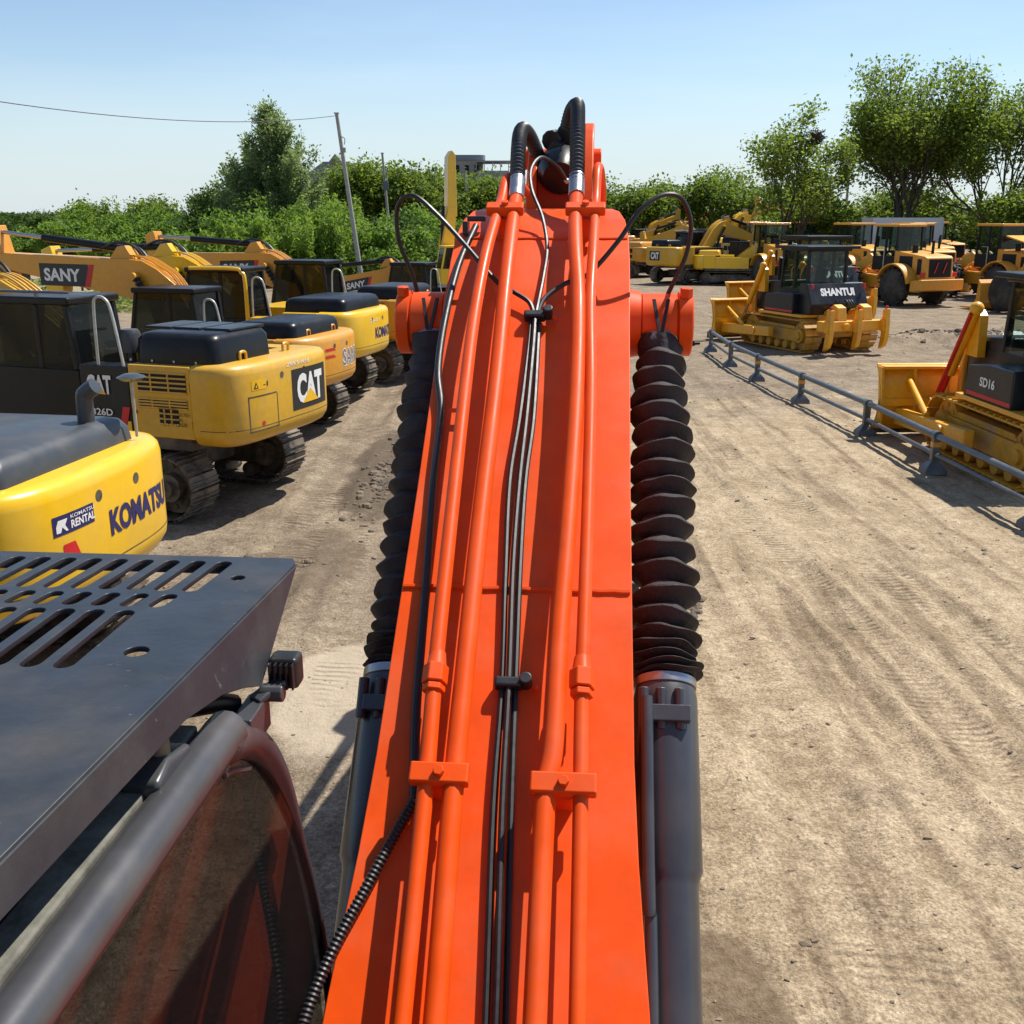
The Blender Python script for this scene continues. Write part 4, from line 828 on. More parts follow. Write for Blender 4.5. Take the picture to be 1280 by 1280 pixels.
# ---------------------------------------------------------------- bulldozers (x forward, y left)
def dozer(loc, ang, label, paintm='shantui', trackm='ytrack', near=True, name='SHANTUI', ripper=True, red_ram=False, sidename=None, canopy=True, group='bulldozers in the yard', scale=1):
    pm, bk = M[paintm], M['hood_blue']; d = empty('bulldozer', loc, R(ang), label, 'bulldozer', group, scale)
    for yy in (-1.0, 1.0): track(d, yy, 3.55, .44, .56, M[trackm], M['muddy'], .205, 1, x0=-.05, single=near)
    MB().bb(-1.55, 1.6, -.62, .62, .42, 1.05).build('main_frame', M['muddy'], d, .04)
    # hood with exhaust and grille
    hd = MB().prism([(.55, 1.05), (2.05, 1.05), (2.05, 1.82), (1.95, 1.92), (.55, 2.02)], 'y', -.50, .50).build('hood', bk, d, .04)
    MB().prism([(2.05, .8), (2.22, .8), (2.22, 1.85), (2.05, 1.9)], 'y', -.55, .55).build('radiator_guard', pm, d, .03)
    MB().tube([V(1.25, .22, 1.95), V(1.25, .22, 2.55), V(1.22, .22, 2.68)], .065, 12, 4).build('exhaust', M['black'], d); MB().cyl((.95, -.2, 1.95), (.95, -.2, 2.35), .13, n=14).build('air_cleaner', M['black'], d)
    for sg in (1, -1):
        MB().bb(.6, 1.9, sg * .502, sg * .508, 1.2, 1.75).build('hood_door', bk, hd)
        # fenders and platform
        MB().bb(-1.5, .75, min(sg * .55, sg * 1.26), max(sg * .55, sg * 1.26), 1.04, 1.12).build('fender', pm, d, .015)
        tk = MB().prism([(-1.0, 1.12), (.55, 1.12), (.45, 1.62), (-.2, 1.70), (-1.0, 1.70)], 'y', min(sg * .72, sg * 1.24), max(sg * .72, sg * 1.24)).build('side_tank', bk, d, .03)
        MB().bb(-1.0, .4, sg * 1.241, sg * 1.247, 1.16, 1.22).build('red_stripe', M['red'], tk)
        if sidename and sg > 0: letters(sidename, tk, M['white'], flat((-.0, 1.246, 1.34), (-1, 0, 0), (0, 0, 1)), .48, .15, .03)
        # push arm, tilt brace, lift ram
        pa = MB().prism([(-.3, .38), (2.45, .25), (2.45, .55), (-.3, .68)], 'y', min(sg * 1.36, sg * 1.54), max(sg * 1.36, sg * 1.54)).build('push_arm', pm, d, .03)
        MB().cyl((1.3, sg * 1.45, .62), (2.5, sg * 1.30, 1.05), .055, n=10).build('tilt_brace', pm, pa)
        MB().cyl((.55, sg * 1.28, .5), (.55, sg * 1.58, .5), .11, n=14).build('trunnion', pm, pa)
        MB().prism([(1.35, 1.6), (1.75, 1.6), (1.72, 2.32), (1.55, 2.40), (1.40, 2.30)], 'y', min(sg * .52, sg * .68), max(sg * .52, sg * .68)).build('ram_bracket', pm, d, .02)
        rm = MB().cyl((1.42, sg * .74, 2.42), (2.12, sg * .74, 1.22), .085, n=14).build('lift_ram', pm, d); MB().cyl((2.1, sg * .74, 1.25), (2.50, sg * .74, .62), .042, n=10).build('rod', M['red'] if red_ram else M['steel'], rm)
        MB().ball((1.42, sg * .74, 2.42), .12, 10, 6).build('ram_head', pm, rm)
        if red_ram: MB().cyl((1.40, sg * .84, 2.34), (2.42, sg * .84, .68), .035, n=8).build('red_sleeve', M['red'], rm)
    # blade: curved mould board, end plates, cutting edge and rear ribs
    bw = 1.82; prof = [(2.80 - .30 * math.sin(math.pi * k / 10), .10 + 1.22 * k / 10) for k in range(11)]
    bl = MB().prism(prof + [(p[0] - .06, p[1]) for p in prof[::-1]], 'y', -bw, bw).build('blade', pm, d, .008)
    MB().prism([(2.72, .03), (2.86, .03), (2.84, .24), (2.76, .24)], 'y', -bw, bw).build('cutting_edge', M['iron'], bl)
    MB().bb(2.50, 2.74, -bw + .03, bw - .03, 1.24, 1.30).build('top_rib', pm, bl, .01); MB().bb(2.40, 2.56, -bw + .03, bw - .03, .58, .72).build('rear_beam', pm, bl, .02)
    for yy in (-bw + .02, -1.2, -.55, .55, 1.2, bw - .02): MB().prism([(2.38, .25), (2.60, .15), (2.55, .7), (2.68, 1.28), (2.50, 1.28), (2.40, .7)], 'y', yy - .02, yy + .02).build('rib', pm, bl)
    MB().prism([(2.5, 1.3), (2.72, 1.3), (2.62, 1.58)], 'y', -.32, -.27).build('sight_fin', pm, bl); MB().prism([(2.5, 1.3), (2.72, 1.3), (2.62, 1.58)], 'y', .27, .32).build('sight_fin', pm, bl)
    # cab
    c = cab(d, -.95, .50, -.72, .72, 1.12, 2.98, 1.82, M['black'], M['cglass'], M['black'], .10, .05, .10, mid=-.25, over=.10)
    if canopy: MB().bb(-1.15, .55, -.95, .95, 2.99, 3.08).build('roof_plate', M['black'], c, .02)
    # fuel tank at the back with the name
    ft = MB().prism([(-.98, 1.12), (-1.55, 1.12), (-1.62, 1.42), (-1.32, 2.02), (-.98, 2.02)], 'y', -1.02, 1.02).build('fuel_tank', bk, d, .03)
    a = V(-1.62, 0, 1.42); b_ = V(-1.32, 0, 2.02); up = (b_ - a).normalized(); nrm = V(-up.z, 0, up.x)
    if name: letters(name, ft, M['white'], lambda u, v: a + up * (.26 + v) + V(0, .60 - u, 0) + nrm * .006, 1.2, .25, .05)
    MB().bb(-1.60, -1.50, -.7, .7, .75, 1.12).build('rear_plate', M['muddy'], d, .02)
    for sg in (1, -1):
        MB().cyl((-1.48, sg * .92, 1.88), (-1.48, sg * .92, 2.0), .045, n=10).build('rear_lamp', M['red'], d); MB().bb(-1.50, -1.46, sg * .9, sg * .94, 1.12, 1.55).build('lamp_post', pm, d)
    if ripper:
        rp_ = MB().bb(-2.42, -2.08, -1.12, 1.12, .70, 1.0).build('ripper', pm, d, .03, label='three-shank ripper')
        for sg in (1, -1):
            MB().prism([(-1.55, .55), (-1.55, .78), (-2.15, 1.0), (-2.2, .85)], 'y', sg * .42 - .07, sg * .42 + .07).build('lower_link', pm, rp_, .01)
            MB().prism([(-2.40, 1.0), (-2.10, 1.0), (-1.95, 1.36), (-2.10, 1.46), (-2.32, 1.38)], 'y', sg * .45 - .15, sg * .45 + .15).build('ear', pm, rp_, .02)
            MB().cyl((-1.5, sg * .42, 1.15), (-2.1, sg * .42, 1.3), .08, n=12).build('ripper_ram', pm, rp_)
            for k in (-.09, 0, .09): MB().tube([V(-1.5, sg * .15 + k, 1.2), V(-1.78, sg * .16 + k, 1.55), V(-2.0, sg * .2 + k, 1.3)], .016, 6, 5).build('hose', M['hose'], rp_)
        for yy in (-.98, 0, .98):
            sk = MB().prism([(-2.43, 1.30), (-2.60, 1.34), (-2.62, 1.0), (-2.64, .7), (-2.63, .45), (-2.55, .25), (-2.36, .14), (-2.40, .38), (-2.43, .6), (-2.42, 1.0)], 'y', yy - .075, yy + .075).build('shank', pm, rp_, .02)
            MB().bb(-2.58, -2.40, yy - .12, yy + .12, .68, 1.03).build('shank_pocket', pm, sk, .015); MB().cyl((-2.52, yy, 1.30), (-2.52, yy, 1.42), .04, n=8).build('pin', M['red'], sk)
        MB().loft_round([(-2.43, .35, .85), (-2.5, .35, .83), (-2.56, .35, .81)], [.11, .11, .02], 12).build('hitch_stub', pm, rp_)
    return d
dozer((8.75, 30.9, 0), 110, 'yellow bulldozer with white lettering on its dark tank and a ripper, beside the rail', scale=.95)
dozer((10.9, 38.6, 0), 110, 'yellow bulldozer half hidden behind the lettered one, its blade and ripper showing', near=False, scale=1.0)
dozer((8.2, 15.35, 0), 92, 'muddy yellow bulldozer with a red sleeved ram, close behind the grey rail', paintm='shantui', trackm='muddy', name=None, ripper=False, red_ram=True, sidename='SD16', scale=.95)

# ---------------------------------------------------------------- wheel loaders (x forward, y left)
def loader(loc, ang, label, open_hood=False, lod=0, strokes=False, group='wheel loaders parked under the trees', paintm='loader', bucket=True):
    pm = M[paintm]; d = empty('wheel_loader', loc, R(ang), label, 'wheel loader', group)
    MB().bb(-2.3, .2, -.55, .55, .7, 1.15).build('rear_frame', pm, d, .03); MB().bb(.3, 2.0, -.5, .5, .65, 1.2).build('front_frame', pm, d, .03); MB().cyl((.25, 0, .6), (.25, 0, 1.3), .16, n=14).build('hinge', M['iron'], d)
    for xx in (-1.35, 1.75):
        for sg in (1, -1):
            y0, y1 = sg * .82, sg * 1.38; R_ = .80
            w_ = MB().loft_round([(xx, y0, .8), (xx, y0 + sg * .05, .8), (xx, y0 + sg * .13, .8), (xx, y1 - sg * .13, .8), (xx, y1 - sg * .05, .8), (xx, y1, .8)], [.46, .66, R_ - .02, R_ - .02, .66, .46], 30).build('wheel', M['tyre'], d, angle=30)
            lug = MB()
            for k in range(18):
                an = 2 * math.pi * k / 18
                for sd2, off in ((0, 0), (1, math.pi / 18)):
                    ca_, sa_ = math.cos(an + off), math.sin(an + off); yc = y0 + (y1 - y0) * (.28 if sd2 == 0 else .72)
                    lug.box((xx + (R_ - .01) * ca_, yc, .8 + (R_ - .01) * sa_), (.06, abs(y1 - y0) * .46, .10), Matrix.Rotation(-an - off + math.pi / 2, 3, 'Y') @ Matrix.Rotation(.35 * (1 if sd2 else -1), 3, 'Z'))
            if lod == 0: lug.build('tread', M['tyre'], w_)
            MB().loft_round([(xx, y1 - sg * .16, .8), (xx, y1 - sg * .02, .8), (xx, y1 - sg * .05, .8), (xx, y1 - sg * .02, .8)], [.47, .47, .40, .18], 24).build('rim', pm, w_, angle=30)
    # engine hood, grille, counterweight bumper
    hd = MB().loft([[(-2.75, -.72, 1.15), (-2.75, .72, 1.15), (-2.70, .72, 2.05), (-2.70, -.72, 2.05)], [(-2.6, -.76, 1.1), (-2.6, .76, 1.1), (-2.55, .76, 2.13), (-2.55, -.76, 2.13)], [(-.75, -.76, 1.1), (-.75, .76, 1.1), (-.75, .76, 2.32), (-.75, -.76, 2.32)]]).build('engine_hood', pm, d, .05, 3)
    gr = MB().prism([(-2.765, 1.25), (-2.725, 2.0), (-2.715, 2.0), (-2.74, 1.25)], 'y', -.60, .60).build('grille', M['dark'], hd)
    if lod == 0:
        for k in range(7): MB().bb(-2.775 + .005 * k, -2.755 + .005 * k, -.60, .60, 1.30 + .1 * k, 1.315 + .1 * k).build('slat', M['black'], gr)
    for yy in ((-.25, .22) if strokes else ()):
        MB().beam((-2.79, yy + .12, 1.42), (-2.765, yy - .08, 1.86), .05, .012, (1, 0, 0)).build('red_mark', M['red'], gr)
    for sg in (1, -1):
        MB().bb(-2.45, -2.2, sg * .757, sg * .772, 1.35, 2.0).build('side_vent', M['dark'], hd); MB().bb(-1.9, -1.1, sg * .757, sg * .768, 1.55, 2.1).build('side_hatch', M['dark'] if sg > 0 and lod == 0 else pm, hd)
        MB().bb(-2.72, -2.66, sg * .78, sg * 1.0, 1.25, 1.45).build('rear_lamp', M['red'], d, .01)
        # fenders
        MB().tube([V(-1.35 + .95 * math.cos(a_), sg * 1.08, .82 + .95 * math.sin(a_)) for a_ in [R(q) for q in range(20, 171, 15)]], .05, 6); f = MB()
        prof = [(-1.35 + .98 * math.cos(R(q)), .82 + .98 * math.sin(R(q))) for q in range(15, 171, 12)]
        f.prism(prof + [(-1.35 + .92 * math.cos(R(q)), .82 + .92 * math.sin(R(q))) for q in range(170, 14, -12)], 'y', min(sg * .80, sg * 1.36), max(sg * .80, sg * 1.36)).build('fender', pm, d)
        MB().tube([V(-.55, sg * 1.15, 1.5), V(-.55, sg * 1.15, 2.4), V(-.2, sg * 1.15, 2.4)], .02, 6).build('hand_rail', M['handrail'], d)
    MB().prism([(-2.98, .72), (-2.3, .62), (-2.3, 1.12), (-2.98, 1.18)], 'y', -1.18, 1.18).build('counterweight', pm, d, .06, 3)
    MB().cyl((-1.9, -.3, 2.2), (-1.9, -.3, 2.75), .06, n=10).build('exhaust', M['black'], d); MB().cyl((-1.5, .3, 2.2), (-1.5, .3, 2.55), .12, n=12).build('air_cleaner', M['black'], d)
    if open_hood: MB().loft([[(-2.9, -.8, 2.45), (-2.9, .8, 2.45), (-2.88, .8, 2.52), (-2.88, -.8, 2.52)], [(-1.2, -.8, 2.85), (-1.2, .8, 2.85), (-1.2, .8, 2.92), (-1.2, -.8, 2.92)]]).build('hood_flap', M['shantui'], hd, .02)
    cab(d, -.85, .65, -.72, .72, 1.45, 3.38, 2.05, M['black'], M['cglass'], pm, .10, .05, .085, mid=-.1, over=.12)
    # lift arms and bucket
    for sg in (1, -1):
        MB().prism([(.75, 2.0), (1.0, 2.15), (2.0, 1.55), (2.9, .75), (2.85, .45), (2.65, .5), (1.8, 1.2), (.8, 1.75)], 'y', sg * .52 - .07, sg * .52 + .07).build('lift_arm', pm, d, .02)
        MB().cyl((.9, sg * .36, 1.0), (2.0, sg * .36, 1.35), .07, n=10).build('lift_ram', pm, d)
    MB().prism([(.9, 1.9), (1.2, 2.2), (2.1, 1.9), (2.2, 1.2), (2.0, 1.2), (1.6, 1.7)], 'y', -.1, .1).build('tilt_lever', pm, d, .02)
    if bucket: MB().prism([(2.75, .3), (2.8, 1.1), (2.95, 1.25), (3.0, .45), (3.25, .14), (3.95, .10), (3.95, .05), (2.95, .05)], 'y', -1.45, 1.45).build('bucket', pm, d, .02)
    return d
loader((17.2, 47.3, 0), 112, 'orange-yellow wheel loader with two red strokes on its black rear grille', strokes=True)
loader((22.9, 49.8, 0), 110, 'wheel loader with its yellow engine hood flap raised', open_hood=True)
loader((18.6, 58, 0), 108, 'wheel loader standing behind the one with red strokes on its grille', lod=1)
loader((21.4, 40.8, 0), 104, 'wheel loader cut off by the picture edge in front of the raised hood', lod=1)
for i, (x, y, a, lb) in enumerate(((14.6, 60, 104, 'wheel loader in the shade beside the tree with the bird nest'), (23.5, 62, 108, 'wheel loader in the back row between white container and trees'), (30.5, 60, 112, 'wheel loader in the back row behind the raised hood flap'))):
    loader((x, y, 0), a, lb, lod=1)
for i, (x, y, a, lb) in enumerate(((15.9, 70, 106, 'wheel loader deep in the shade left of the nest tree'), (19.9, 73, 100, 'wheel loader between two loaders of the back row'), (27.5, 70, 108, 'wheel loader below the tallest tree'), (34.5, 64, 112, 'wheel loader at the far end of the back row'), (20.6, 55.0, 110, 'wheel loader squeezed between the red-stroke loader and the raised hood'))):
    loader((x, y, 0), a, lb, lod=1)
# far excavators across the yard
XC = dict(CAT_, near=False, scale=.95, rails=(), rivets=False, lids=False, filters=(), side=(), marks=(('panel', .30, 1.4, .9, .55, 'printb'), ('text', .33, 1.47, .7, .42, 'CAT', 'white', .05, .007)), grilles=((1.7, 2.0, -1.9, -1.3),), bend=(2.3, 3.6), tip=(5.3, 2.6))
excavator((10.6, 62, 0), 35, 'ochre excavator with a dark name panel across the yard beside a small yellow one', XC, 'excavators across the yard')
XK = dict(paint='komatsu', hood='komatsu', cabm='black', near=False, scale=.78, marks=(('panel', .2, 1.4, .5, .4, 'printb'),), bend=(2.2, 3.0), tip=(4.6, 2.2), arm=(4.9, .9), exhaust=False)
excavator((12.6, 60.5, 0), -14, 'small yellow excavator with a yellow hood across the yard', XK, 'excavators across the yard')
XY = dict(paint='sany', hood='sany', cabm='black', near=False, scale=.9, marks=(), bend=(2.0, 4.0), tip=(3.9, 4.2), arm=(4.6, 1.6), exhaust=False)
excavator((8.6, 80, 0), 160, 'far orange excavator with its boom arched high above the yard', XY, 'excavators across the yard')
excavator((11.0, 92, 0), 20, 'farthest ochre excavator facing the arched one', dict(XY, paint='cat', hood='cat', bend=(2.0, 3.7)), 'excavators across the yard')

excavator((13.6, 72, 0), 150, 'ochre excavator with lowered boom behind the small yellow one', dict(XC, marks=(), bend=(2.2, 3.3), tip=(5.2, 2.2)), 'excavators across the yard')
excavator((16.8, 84, 0), 30, 'yellow excavator with a steep boom beyond the back row of loaders', dict(XY, paint='komatsu', hood='komatsu', bend=(1.8, 4.4), tip=(3.6, 4.0)), 'excavators across the yard')
excavator((21.5, 80, 0), 150, 'ochre excavator whose raised boom shows above the back row of loaders', dict(XY, paint='cat', hood='cat', bend=(1.8, 4.9), tip=(3.4, 5.2)), 'excavators across the yard')
excavator((27.2, 82, 0), 25, 'orange excavator with raised boom under the tallest tree', dict(XY, bend=(1.8, 4.9), tip=(3.4, 4.6)), 'excavators across the yard')
excavator((12.2, 104, 0), 150, 'tiny orange excavator at the end of the yard under round trees', XY, 'excavators across the yard')
excavator((16.0, 106, 0), 20, 'tiny yellow excavator at the end of the yard near the loose light tree', dict(XY, paint='komatsu', hood='komatsu', bend=(1.9, 4.2)), 'excavators across the yard')
loader((13.2, 84, 0), 100, 'far wheel loader between the excavators across the yard', lod=1)
excavator((7.2, 69, 0), 140, 'orange excavator partly behind the boom pin of the near machine', dict(XY, bend=(2.1, 3.4), tip=(4.4, 2.8), arm=(4.6, .9)), 'excavators across the yard')

# ---------------------------------------------------------------- low pipe rail beside the track
FP = [(5.73, 29.7), (5.66, 26.6), (5.80, 24.2), (6.02, 21.2), (6.28, 17.9), (6.38, 15.1), (6.50, 12.2), (6.6, 9.4)]
fence = empty('pipe_rail', (0, 0, 0), 0, 'low grey two-pipe rail on short posts with orange reflectors', 'railing')
for i, (x, y) in enumerate(FP):
    g = MB(); g.bb(x - .055, x + .055, y - .05, y + .05, .06, .60); g.loft([[(x - .17, y - .15, -.03), (x + .17, y - .15, -.03), (x + .17, y + .15, -.03), (x - .17, y + .15, -.03)], [(x - .16, y - .14, .05), (x + .16, y - .14, .05), (x + .16, y + .14, .05), (x - .16, y + .14, .05)], [(x - .06, y - .055, .17), (x + .06, y - .055, .17), (x + .06, y + .055, .17), (x - .06, y + .055, .17)]])
    p = g.build('post', M['rail'], fence, .008)
    MB().cyl((x, y - .07, .55), (x, y + .07, .55), .075, n=16).build('pipe_sleeve', M['rail'], p, .005)
    if i in (2, 3, 5): MB().box((x, y, .42), (.118, .108, .07)).build('reflector', M['sany'], p)
for z, r in ((.55, .05), (.27, .036)):
    for a, b in zip(FP, FP[1:]): MB().cyl((a[0], a[1] - .01, z), (b[0], b[1] + .01, z), r, n=12).build('pipe', M['rail'], fence)
bl_ = MB(); bl_.loft_round([(5.35, 31.2, 0), (5.35, 31.2, .12), (5.35, 31.2, .13), (5.35, 31.2, .5), (5.35, 31.2, .55)], [.2, .17, .05, .05, .11], 12); bl_.beam((5.0, 31.1, .03), (5.7, 31.3, .03), .06, .06); o = bl_.build('barrier_foot', M['black']); tag(o, 'black weighted barrier foot lying before the hidden dozer blade', 'barrier')

# ---------------------------------------------------------------- trees and bushes
def leaf_mesh(name, C, size, seed, m, up=.3, asp=1.7, droop=0.):
    """one rhombic leaf (or leaf spray) per centre"""
    g = np.random.default_rng(seed); n = len(C)
    d = g.normal(size=(n, 3)); d[:, 2] = d[:, 2] * .7 - droop; d /= np.linalg.norm(d, axis=1)[:, None]
    k = g.normal(size=(n, 3)); k[:, 2] += up * 3; k -= d * (k * d).sum(1)[:, None]; k /= np.linalg.norm(k, axis=1)[:, None] + 1e-9
    s = np.cross(k, d); L_ = size * g.uniform(.45, 1.6, n)[:, None]; W = L_ / asp
    P = np.stack([C - d * L_ * .5, C + s * W * .5 + k * W * .12, C + d * L_ * .5, C - s * W * .5 + k * W * .12], 1).reshape(-1, 3)
    me = bpy.data.meshes.new(name); me.vertices.add(4 * n); me.vertices.foreach_set('co', P.astype(np.float32).ravel())
    me.loops.add(4 * n); me.loops.foreach_set('vertex_index', np.arange(4 * n, dtype=np.int32)); me.polygons.add(n); me.polygons.foreach_set('loop_start', np.arange(n, dtype=np.int32) * 4)
    me.update(); at = me.attributes.new('tint', 'FLOAT', 'FACE'); at.data.foreach_set('value', g.uniform(0, 1, n).astype(np.float32) ** 1.2); me.materials.append(m); return me
def grow(rng, mb, p, d, ln, r, lev, ends, spread, nb, bendup, mind=0):
    pts = [p]; n = 4
    for i in range(n):
        d = (d + V(rng.gauss(0, .10), rng.gauss(0, .10), rng.gauss(0, .06) + bendup)).normalized(); p = p + d * ln / n; pts.append(p)
    mb.loft_round(pts, [r * (1 - .45 * i / n) for i in range(n + 1)], 6 if r > .05 else 4, False)
    if lev == 0: ends.append((pts[-1], d)); ends.append((pts[2], d)); return
    if lev <= 1: ends.append((pts[3], d))
    for k in range(nb):
        a = 2 * math.pi * (k + rng.random() * .7) / nb; t = d.orthogonal().normalized(); t2 = d.cross(t)
        nd = (d + (t * math.cos(a) + t2 * math.sin(a)) * spread * rng.uniform(.6, 1.3)).normalized(); q = pts[rng.choice((2, 3, 4, 4))]
        grow(rng, mb, q, nd, ln * rng.uniform(.58, .82), r * .55, lev - 1, ends, spread, nb, bendup, mind)
def tree(loc, H_, label, seed, lm, leaves=40, sig=.45, size=.22, trunk=.28, lev=4, nb=3, spread=.55, stems=1, bare=0., bendup=.06, lean=0, group='trees around the yard', name='tree', lfrac=.33, wide=1.0, zmin=0):
    rng = random.Random(seed); e = empty(name, loc, rng.uniform(0, 6), label, 'tree', group); mb = MB(); ends = []
    for k in range(stems):
        a = 2 * math.pi * k / stems + rng.random(); o = V(math.cos(a), math.sin(a), 0) * (.0 if stems == 1 else .25)
        grow(rng, mb, o, (V(0, 0, 1) + o * rng.uniform(.5, 1.1) * wide + V(rng.gauss(0, .05), rng.gauss(0, .05), 0)).normalized(), H_ * lfrac, trunk / math.sqrt(stems), lev, ends, spread, nb, bendup)
    P = np.array([tuple(q[0]) for q in ends]); zt_ = P[:, 2].max(); sc_ = H_ / zt_ * .97
    mb.v = [(v[0] * sc_ * wide, v[1] * sc_ * wide, v[2] * sc_ if v[2] > .01 else v[2] - .2) for v in mb.v]; P = P * np.array([sc_ * wide, sc_ * wide, sc_])
    me = bpy.data.meshes.new('trunk'); me.from_pydata(mb.v, [], mb.f); me.polygons.foreach_set('use_smooth', [True] * len(me.polygons)); me.materials.append(M['bark'])
    o = bpy.data.objects.new('trunk', me); COL.objects.link(o); o.parent = e
    g = np.random.default_rng(seed + 1); P = P[P[:, 2] > zmin]
    if bare: P = P[g.uniform(size=len(P)) > bare * (.35 + .65 * (np.abs(P[:, 0]) + np.abs(P[:, 1]) < np.median(np.abs(P[:, 0]) + np.abs(P[:, 1]))))]
    C = np.repeat(P, leaves, 0) + g.normal(size=(len(P) * leaves, 3)) * sig * np.array([1, 1, .75])
    C[:, 2] = np.maximum(C[:, 2], .3)
    o = bpy.data.objects.new('crown', leaf_mesh('crown', C, size, seed, lm)); COL.objects.link(o); o.parent = e; return e
def shrub(loc, rx, ry, hz, label, seed, lm, n=9000, size=.2, clumps=26, name='bush', cat='bush', group='bushes along the edge of the yard', droop=.2, spiky=False):
    """a mound of leaf clumps on short stems"""
    g = np.random.default_rng(seed); e = empty(name, loc, 0, label, cat, group); mb = MB()
    th = g.uniform(0, 2 * math.pi, clumps); rad = np.sqrt(g.uniform(0, 1, clumps)); ph = g.uniform(.25, 1, clumps)
    top = np.sqrt(np.maximum(0, 1 - (rad * .93) ** 2)); cz = hz * ph * (.35 + .65 * top) * g.uniform(.75, 1.1, clumps)
    Cc = np.stack([rx * rad * np.cos(th), ry * rad * np.sin(th), cz], 1)
    for c in Cc[:: max(1, clumps // 14)]: mb.loft_round([V(c[0] * .25, c[1] * .25, -.1), V(c[0] * .7, c[1] * .7, c[2] * .6), V(*c)], [.07, .05, .015], 5, False)
    me = bpy.data.meshes.new('stems'); me.from_pydata(mb.v, [], mb.f); me.materials.append(M['bark']); o = bpy.data.objects.new('stems', me); COL.objects.link(o); o.parent = e
    k = g.integers(0, clumps, n); rc = (.24 + .10 * g.uniform(size=clumps)) * hz * (.8 if not spiky else .6); v = g.normal(size=(n, 3)); v /= np.linalg.norm(v, axis=1)[:, None]; v *= g.uniform(.35, 1.05, n)[:, None]
    C = Cc[k] + v * rc[k][:, None] * (np.array([1, 1, .8]) if not spiky else np.array([.6, .6, 1.5]))
    C[:, 2] = np.maximum(C[:, 2], .05)
    o = bpy.data.objects.new('foliage', leaf_mesh('foliage', C, size, seed + 3, lm, droop=droop, asp=1.8 if not spiky else 3.2)); COL.objects.link(o); o.parent = e; return e
# right: tall camphor-like trees behind the loaders
tree((17.3, 66, 0), 10.6, 'slim tree with a bird nest among thin upper branches', 11, LM['camphor'], 34, .36, .20, .26, 4, 3, .55, 2, .30, .05, wide=.82, zmin=2.5)
tree((25.2, 69, 0), 13.6, 'tallest round-crowned tree with many bare inner branches', 21, LM['camphor'], 26, .42, .21, .34, 4, 4, .50, 3, .50, .05, wide=.92, zmin=5.5)
tree((31.2, 68, 0), 13.0, 'thinly leaved tree with bare twigs at its top, beside the tallest tree', 33, LM['camphor'], 26, .42, .20, .30, 4, 4, .42, 2, .55, .07, wide=.7, zmin=3)
tree((35.8, 66, 0), 12.5, 'half bare tree at the end of the right-hand trees', 45, LM['camphor'], 26, .42, .20, .30, 4, 4, .42, 2, .5, .07, wide=.75, zmin=2)
for i, (x, y, h, lb) in enumerate(((21.0, 74, 5.6, 'low dark tree filling the gap behind the nest tree'), (28.5, 76, 5.8, 'low dark tree behind the tallest tree'), (33.8, 74, 6.4, 'low tree behind the thinly leaved ones'), (38.5, 72, 6.4, 'low tree closing the right end of the yard'), (31.0, 63, 5.6, 'small tree at the foot of the thinly leaved tree'))):
    tree((x, y, 0), h, lb, 60 + i, LM['tree'], 34, .5, .24, .2, 3, 4, .75, 2, 0, .03, wide=1.3, zmin=.5)
for i, (x, y, h, lb) in enumerate(((8.3, 100, 7.2, 'round tree past the boom crest'), (12.6, 100, 7.0, 'round tree behind the far arched excavator'), (18.2, 96, 8.0, 'loose light tree between far excavators and nest tree'), (22.5, 92, 7.0, 'bushy tree behind the nest tree'))):
    tree((x, y, 0), h, lb, 80 + i, LM['tree'], 40, .6, .30, .25, 3, 4, .7, 2, 0, .04, wide=1.15, zmin=.5)
for i in range(7): tree((2 + 8.2 * i, 112 + 5 * (i % 2), 0), 3.0 + 1.0 * ((i * 7) % 3), 'far low tree in the line along the horizon behind the yard', 100 + i, LM['dark'], 46, .7, .40, .2, 2, 5, .8, 3, 0, .02, group='far tree line behind the yard', wide=1.7)
# bird nest
g = MB(); rg = random.Random(4)
for k in range(90):
    a = V(rg.gauss(0, 1), rg.gauss(0, 1), rg.gauss(0, .8)).normalized(); b2 = V(rg.gauss(0, 1), rg.gauss(0, 1), rg.gauss(0, .5)).normalized(); c = a * .30; g.cyl(c - b2 * .22, c + b2 * .22, .016, n=3)
g.ball((0, 0, 0), .27, 10, 7); o = g.build('bird_nest', M['straw']); o.location = (17.75, 63.6, 8.2); o.scale = (1.4, 1.4, 1.3); tag(o, 'dark round bird nest of twigs high in the slim tree', 'nest')
